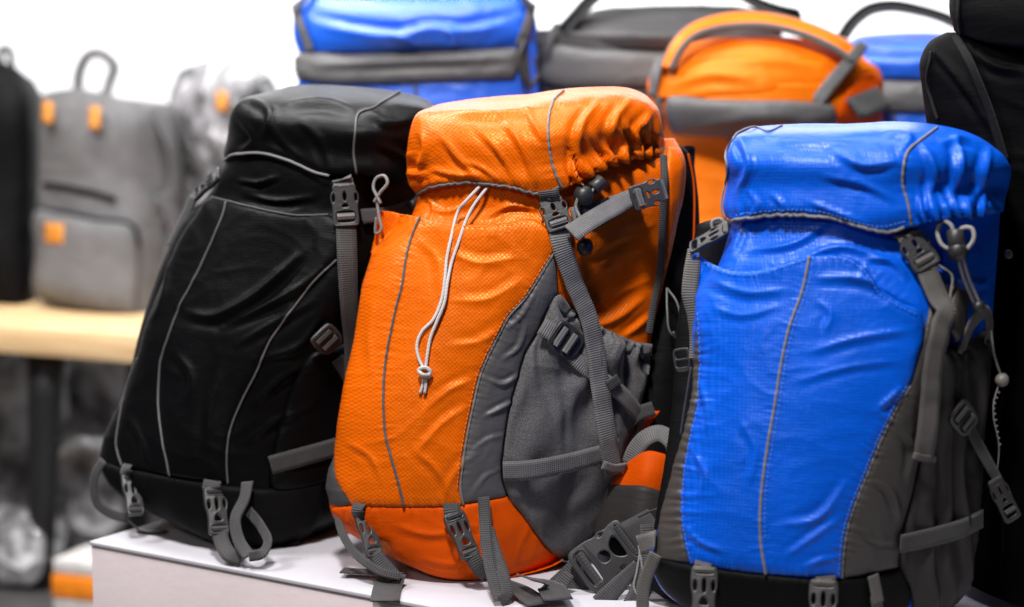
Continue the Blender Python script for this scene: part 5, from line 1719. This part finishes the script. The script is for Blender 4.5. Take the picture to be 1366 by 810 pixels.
def daypack(label, pxs, depth, mat, seed, tabs=(), handle_pts=None, zips=(), pocket=None, zb=None, group=None, yaw=24, cap=.02):
    B = Bag('backpack', label, 'backpack', (pxs['cx'], pxs['rows'][-1][2][1]), yaw, 4, 0.0, zbase=TZ if zb is None else zb, depth=depth, seed=seed, group=group)
    B.crease, B.crease_len = .004, .09
    B.loft('main_body', pxs['rows'], mat, back=pxs.get('back', .2), step=5, topcap=cap)
    if pocket:
        pp = B.panel('front_pocket', pocket, mat, lift=.004, puff=.022, fade=26, step=5, thick=.003)
        B.piping(pocket[:5], 3.0, 'black_matte', pp, lift=.008, name='zip')
    for z in zips:
        B.piping(z, 4.0, 'black_matte', None, lift=.004, name='zip')
    for (x, y, w, h) in tabs:
        B.panel('leather_tab', [(x - w, y - h), (x + w, y - h * .9), (x + w, y + h), (x - w, y + h * .9)], 'leather_tan', lift=.026, puff=.003, fade=4, step=3.5, thick=.004, smooth=False, where='none')
    if handle_pts:
        B.strap(handle_pts, 15, mat, name='handle', thick=.010, norm=(-.3, -1, .5), step=4)
    return B


d0 = float(proj(fe)[2])
G1 = daypack('heather grey day pack with three tan leather tabs standing on table', dict(cx=115, rows=[
    [(55, 127, .055), (86, 119, .03), (124, 121, .025), (168, 133, .04), (200, 142, .10), (224, 138, .16)],
    [(53, 146, .05), (84, 145, .005), (122, 148, -.005), (171, 158, .015), (206, 160, .09), (232, 154, .16)],
    [(52, 230, .05), (84, 235, 0), (120, 240, -.01), (172, 246, .015), (210, 242, .09), (238, 232, .16)],
    [(49, 320, .05), (82, 326, -.005), (120, 332, -.015), (180, 340, .01), (216, 334, .09), (242, 322, .16)],
    [(46, 390, .05), (80, 402, 0), (120, 412, -.005), (180, 426, .015), (214, 420, .09), (238, 408, .16)],
    [(54, 400, .07), (84, 412, .03), (120, 422, .02), (178, 436, .03), (208, 430, .09), (230, 418, .15)]], back=.24), None or 4.35, 'heather_grey', 51,
    tabs=[(76, 154, 6.5, 13), (134, 162, 6.5, 13), (84, 312, 12, 14)], handle_pts=[(104, 124, .03, 'w'), (106, 96, .03, 'w'), (118, 74, .03, 'w'), (134, 72, .03, 'w'), (152, 88, .04, 'w'), (146, 110, .04, 'w'), (138, 136, .02, 'w')],
    zips=[[(62, 246), (90, 250), (125, 258), (155, 266)]],
    cap=.004, pocket=[(54, 278), (90, 284), (125, 292), (176, 302), (184, 330), (182, 420), (182, 420), (120, 410), (56, 392), (56, 392), (50, 330)])
G1.strap([(196, 150, .02), (214, 190, .03), (222, 240, .03), (214, 300, .02)], 22, 'grey_band', name='side_strap')
G1.strap([(205, 260, .02), (222, 300, .03), (216, 360, .02)], 26, 'grey_band', name='side_strap')

G2 = daypack('darker grey day pack on table, partly behind the black rucksack, wrapped in plastic', dict(cx=290, rows=[
    [(236, 100, .06), (262, 84, .05), (296, 78, .05), (330, 82, .07), (362, 100, .14)],
    [(226, 130, .06), (256, 128, .01), (296, 126, 0), (340, 128, .04), (376, 132, .14)],
    [(222, 220, .06), (254, 226, .01), (298, 230, -.01), (344, 228, .03), (384, 222, .14)],
    [(220, 330, .06), (252, 338, 0), (298, 346, -.015), (346, 344, .02), (388, 334, .14)],
    [(222, 432, .07), (254, 446, .02), (298, 456, .01), (344, 456, .03), (380, 444, .14)]], back=.24), 4.5, 'wrapped_grey', 52, tabs=[(300, 140, 6, 12)], cap=.02)
G2.strap([(244, 150, .02), (262, 185, .035), (280, 225, .03)], 20, 'grey_band', name='side_strap')
KL = daypack('plain black day pack at the left edge on table', dict(cx=-20, rows=[
    [(-90, 84, .06), (-60, 76, .05), (-20, 78, .05), (20, 90, .07), (38, 104, .12)],
    [(-100, 120, .06), (-66, 118, .01), (-20, 120, 0), (26, 124, .03), (48, 124, .12)],
    [(-102, 240, .06), (-68, 242, 0), (-20, 246, -.01), (28, 250, .03), (52, 244, .12)],
    [(-102, 360, .06), (-68, 368, 0), (-20, 376, -.01), (26, 386, .03), (48, 392, .12)],
    [(-98, 376, .07), (-66, 386, .02), (-20, 396, .01), (24, 404, .03), (44, 404, .12)]], back=.2), 4.45, 'black_matte', 53)
KL.strap([(0, 84, .03, 'w'), (2, 66, .03, 'w'), (12, 66, .03, 'w'), (16, 90, .03, 'w')], 10, 'webbing_dark', name='handle')

# ------------------------------------------------------------------ wrapped stock under the table and the carton


def bundle(c, rad, mat, label, seed, name='wrapped_bundle'):
    """lumpy bundle in crackling film, resting on its base"""
    nu, nv = 40, 26
    V = []
    for i in range(nv + 1):
        ph = math.pi * i / nv
        for j in range(nu):
            th = 2 * math.pi * j / nu
            x, y, z = math.sin(ph) * math.cos(th), math.sin(ph) * math.sin(th), math.cos(ph)
            f = (abs(x) ** 3 + abs(y) ** 3 + abs(z) ** 3) ** (-1 / 3)
            V.append((x * f, y * f, z * f))
    V = np.array(V)
    n = 1 + .10 * gnoise(V[:, 0] * 1.7 + V[:, 2], V[:, 1] * 1.7 - V[:, 2] * 1.3, seed) + .07 * np.abs(gnoise(V[:, 0] * 4 + V[:, 2] * 2, V[:, 1] * 4 + V[:, 2] * 3, seed + 3))
    V = V * n[:, None] * np.array(rad)
    V[:, 2] -= V[:, 2].min()
    Fc = [(i * nu + j, (i + 1) * nu + j, (i + 1) * nu + (j + 1) % nu, i * nu + (j + 1) % nu) for i in range(nv) for j in range(nu)]
    o = mesh(name, V, Fc, mat)
    o.location = c
    o.rotation_euler = (0, 0, -TY + (seed % 5) * .1)
    tag(o, label, 'bundle', 'plastic wrapped stock under the table')
    md = o.modifiers.new('weld', 'WELD')
    md.merge_threshold = .0005
    return o


def at_floor(px, depth, z=FLOOR_Z):
    p = at_depth(px, 405, depth)
    return (float(p[0]), depth, z)


bundle(at_floor(15, 4.75), (.10, .12, .30), 'wrapped_dark', 'dark film wrapped bundle at the left edge under the wooden table', 61)
bundle(at_floor(150, 4.9), (.11, .12, .32), 'wrapped_grey', 'tall grey film wrapped bundle under the right end of the table', 62)
bundle(at_floor(70, 5.3), (.14, .12, .30), 'wrapped_dark', 'dark wrapped bundle directly behind the slanted black table leg', 63)
bundle(at_floor(240, 5.2), (.16, .12, .30), 'wrapped_dark', 'dark wrapped bundle behind the lower left of the black rucksack', 64)
bundle(at_floor(14, 4.25), (.10, .08, .085), 'wrapped_film', 'small pale film parcel on the floor at the lower left corner', 65)
bundle(at_floor(118, 4.55), (.09, .09, .13), 'wrapped_film', 'pale crumpled film parcel above the orange and white carton', 66)
plain('carton_white', (.62, .60, .58), .5)
plain('carton_orange', (.85, .24, .01), .5)
ct = bpy.data.objects.new('carton', None)
ct.location = at_floor(128, 4.0)
ct.rotation_euler = (0, 0, -.35)
link(ct)
tag(ct, 'orange and white carton on the floor left of the plinth corner', 'carton')
boxthing('box_body', (0, 0, .045), (.16, .14, .09), 0, 'carton_white', None, None, .003, ct)
boxthing('colour_sleeve', (0, -.001, .075), (.163, .143, .05), 0, 'carton_orange', None, None, .003, ct)
boxthing('box_lid', (0, 0, .117), (.158, .138, .03), 0, 'carton_white', None, None, .003, ct)
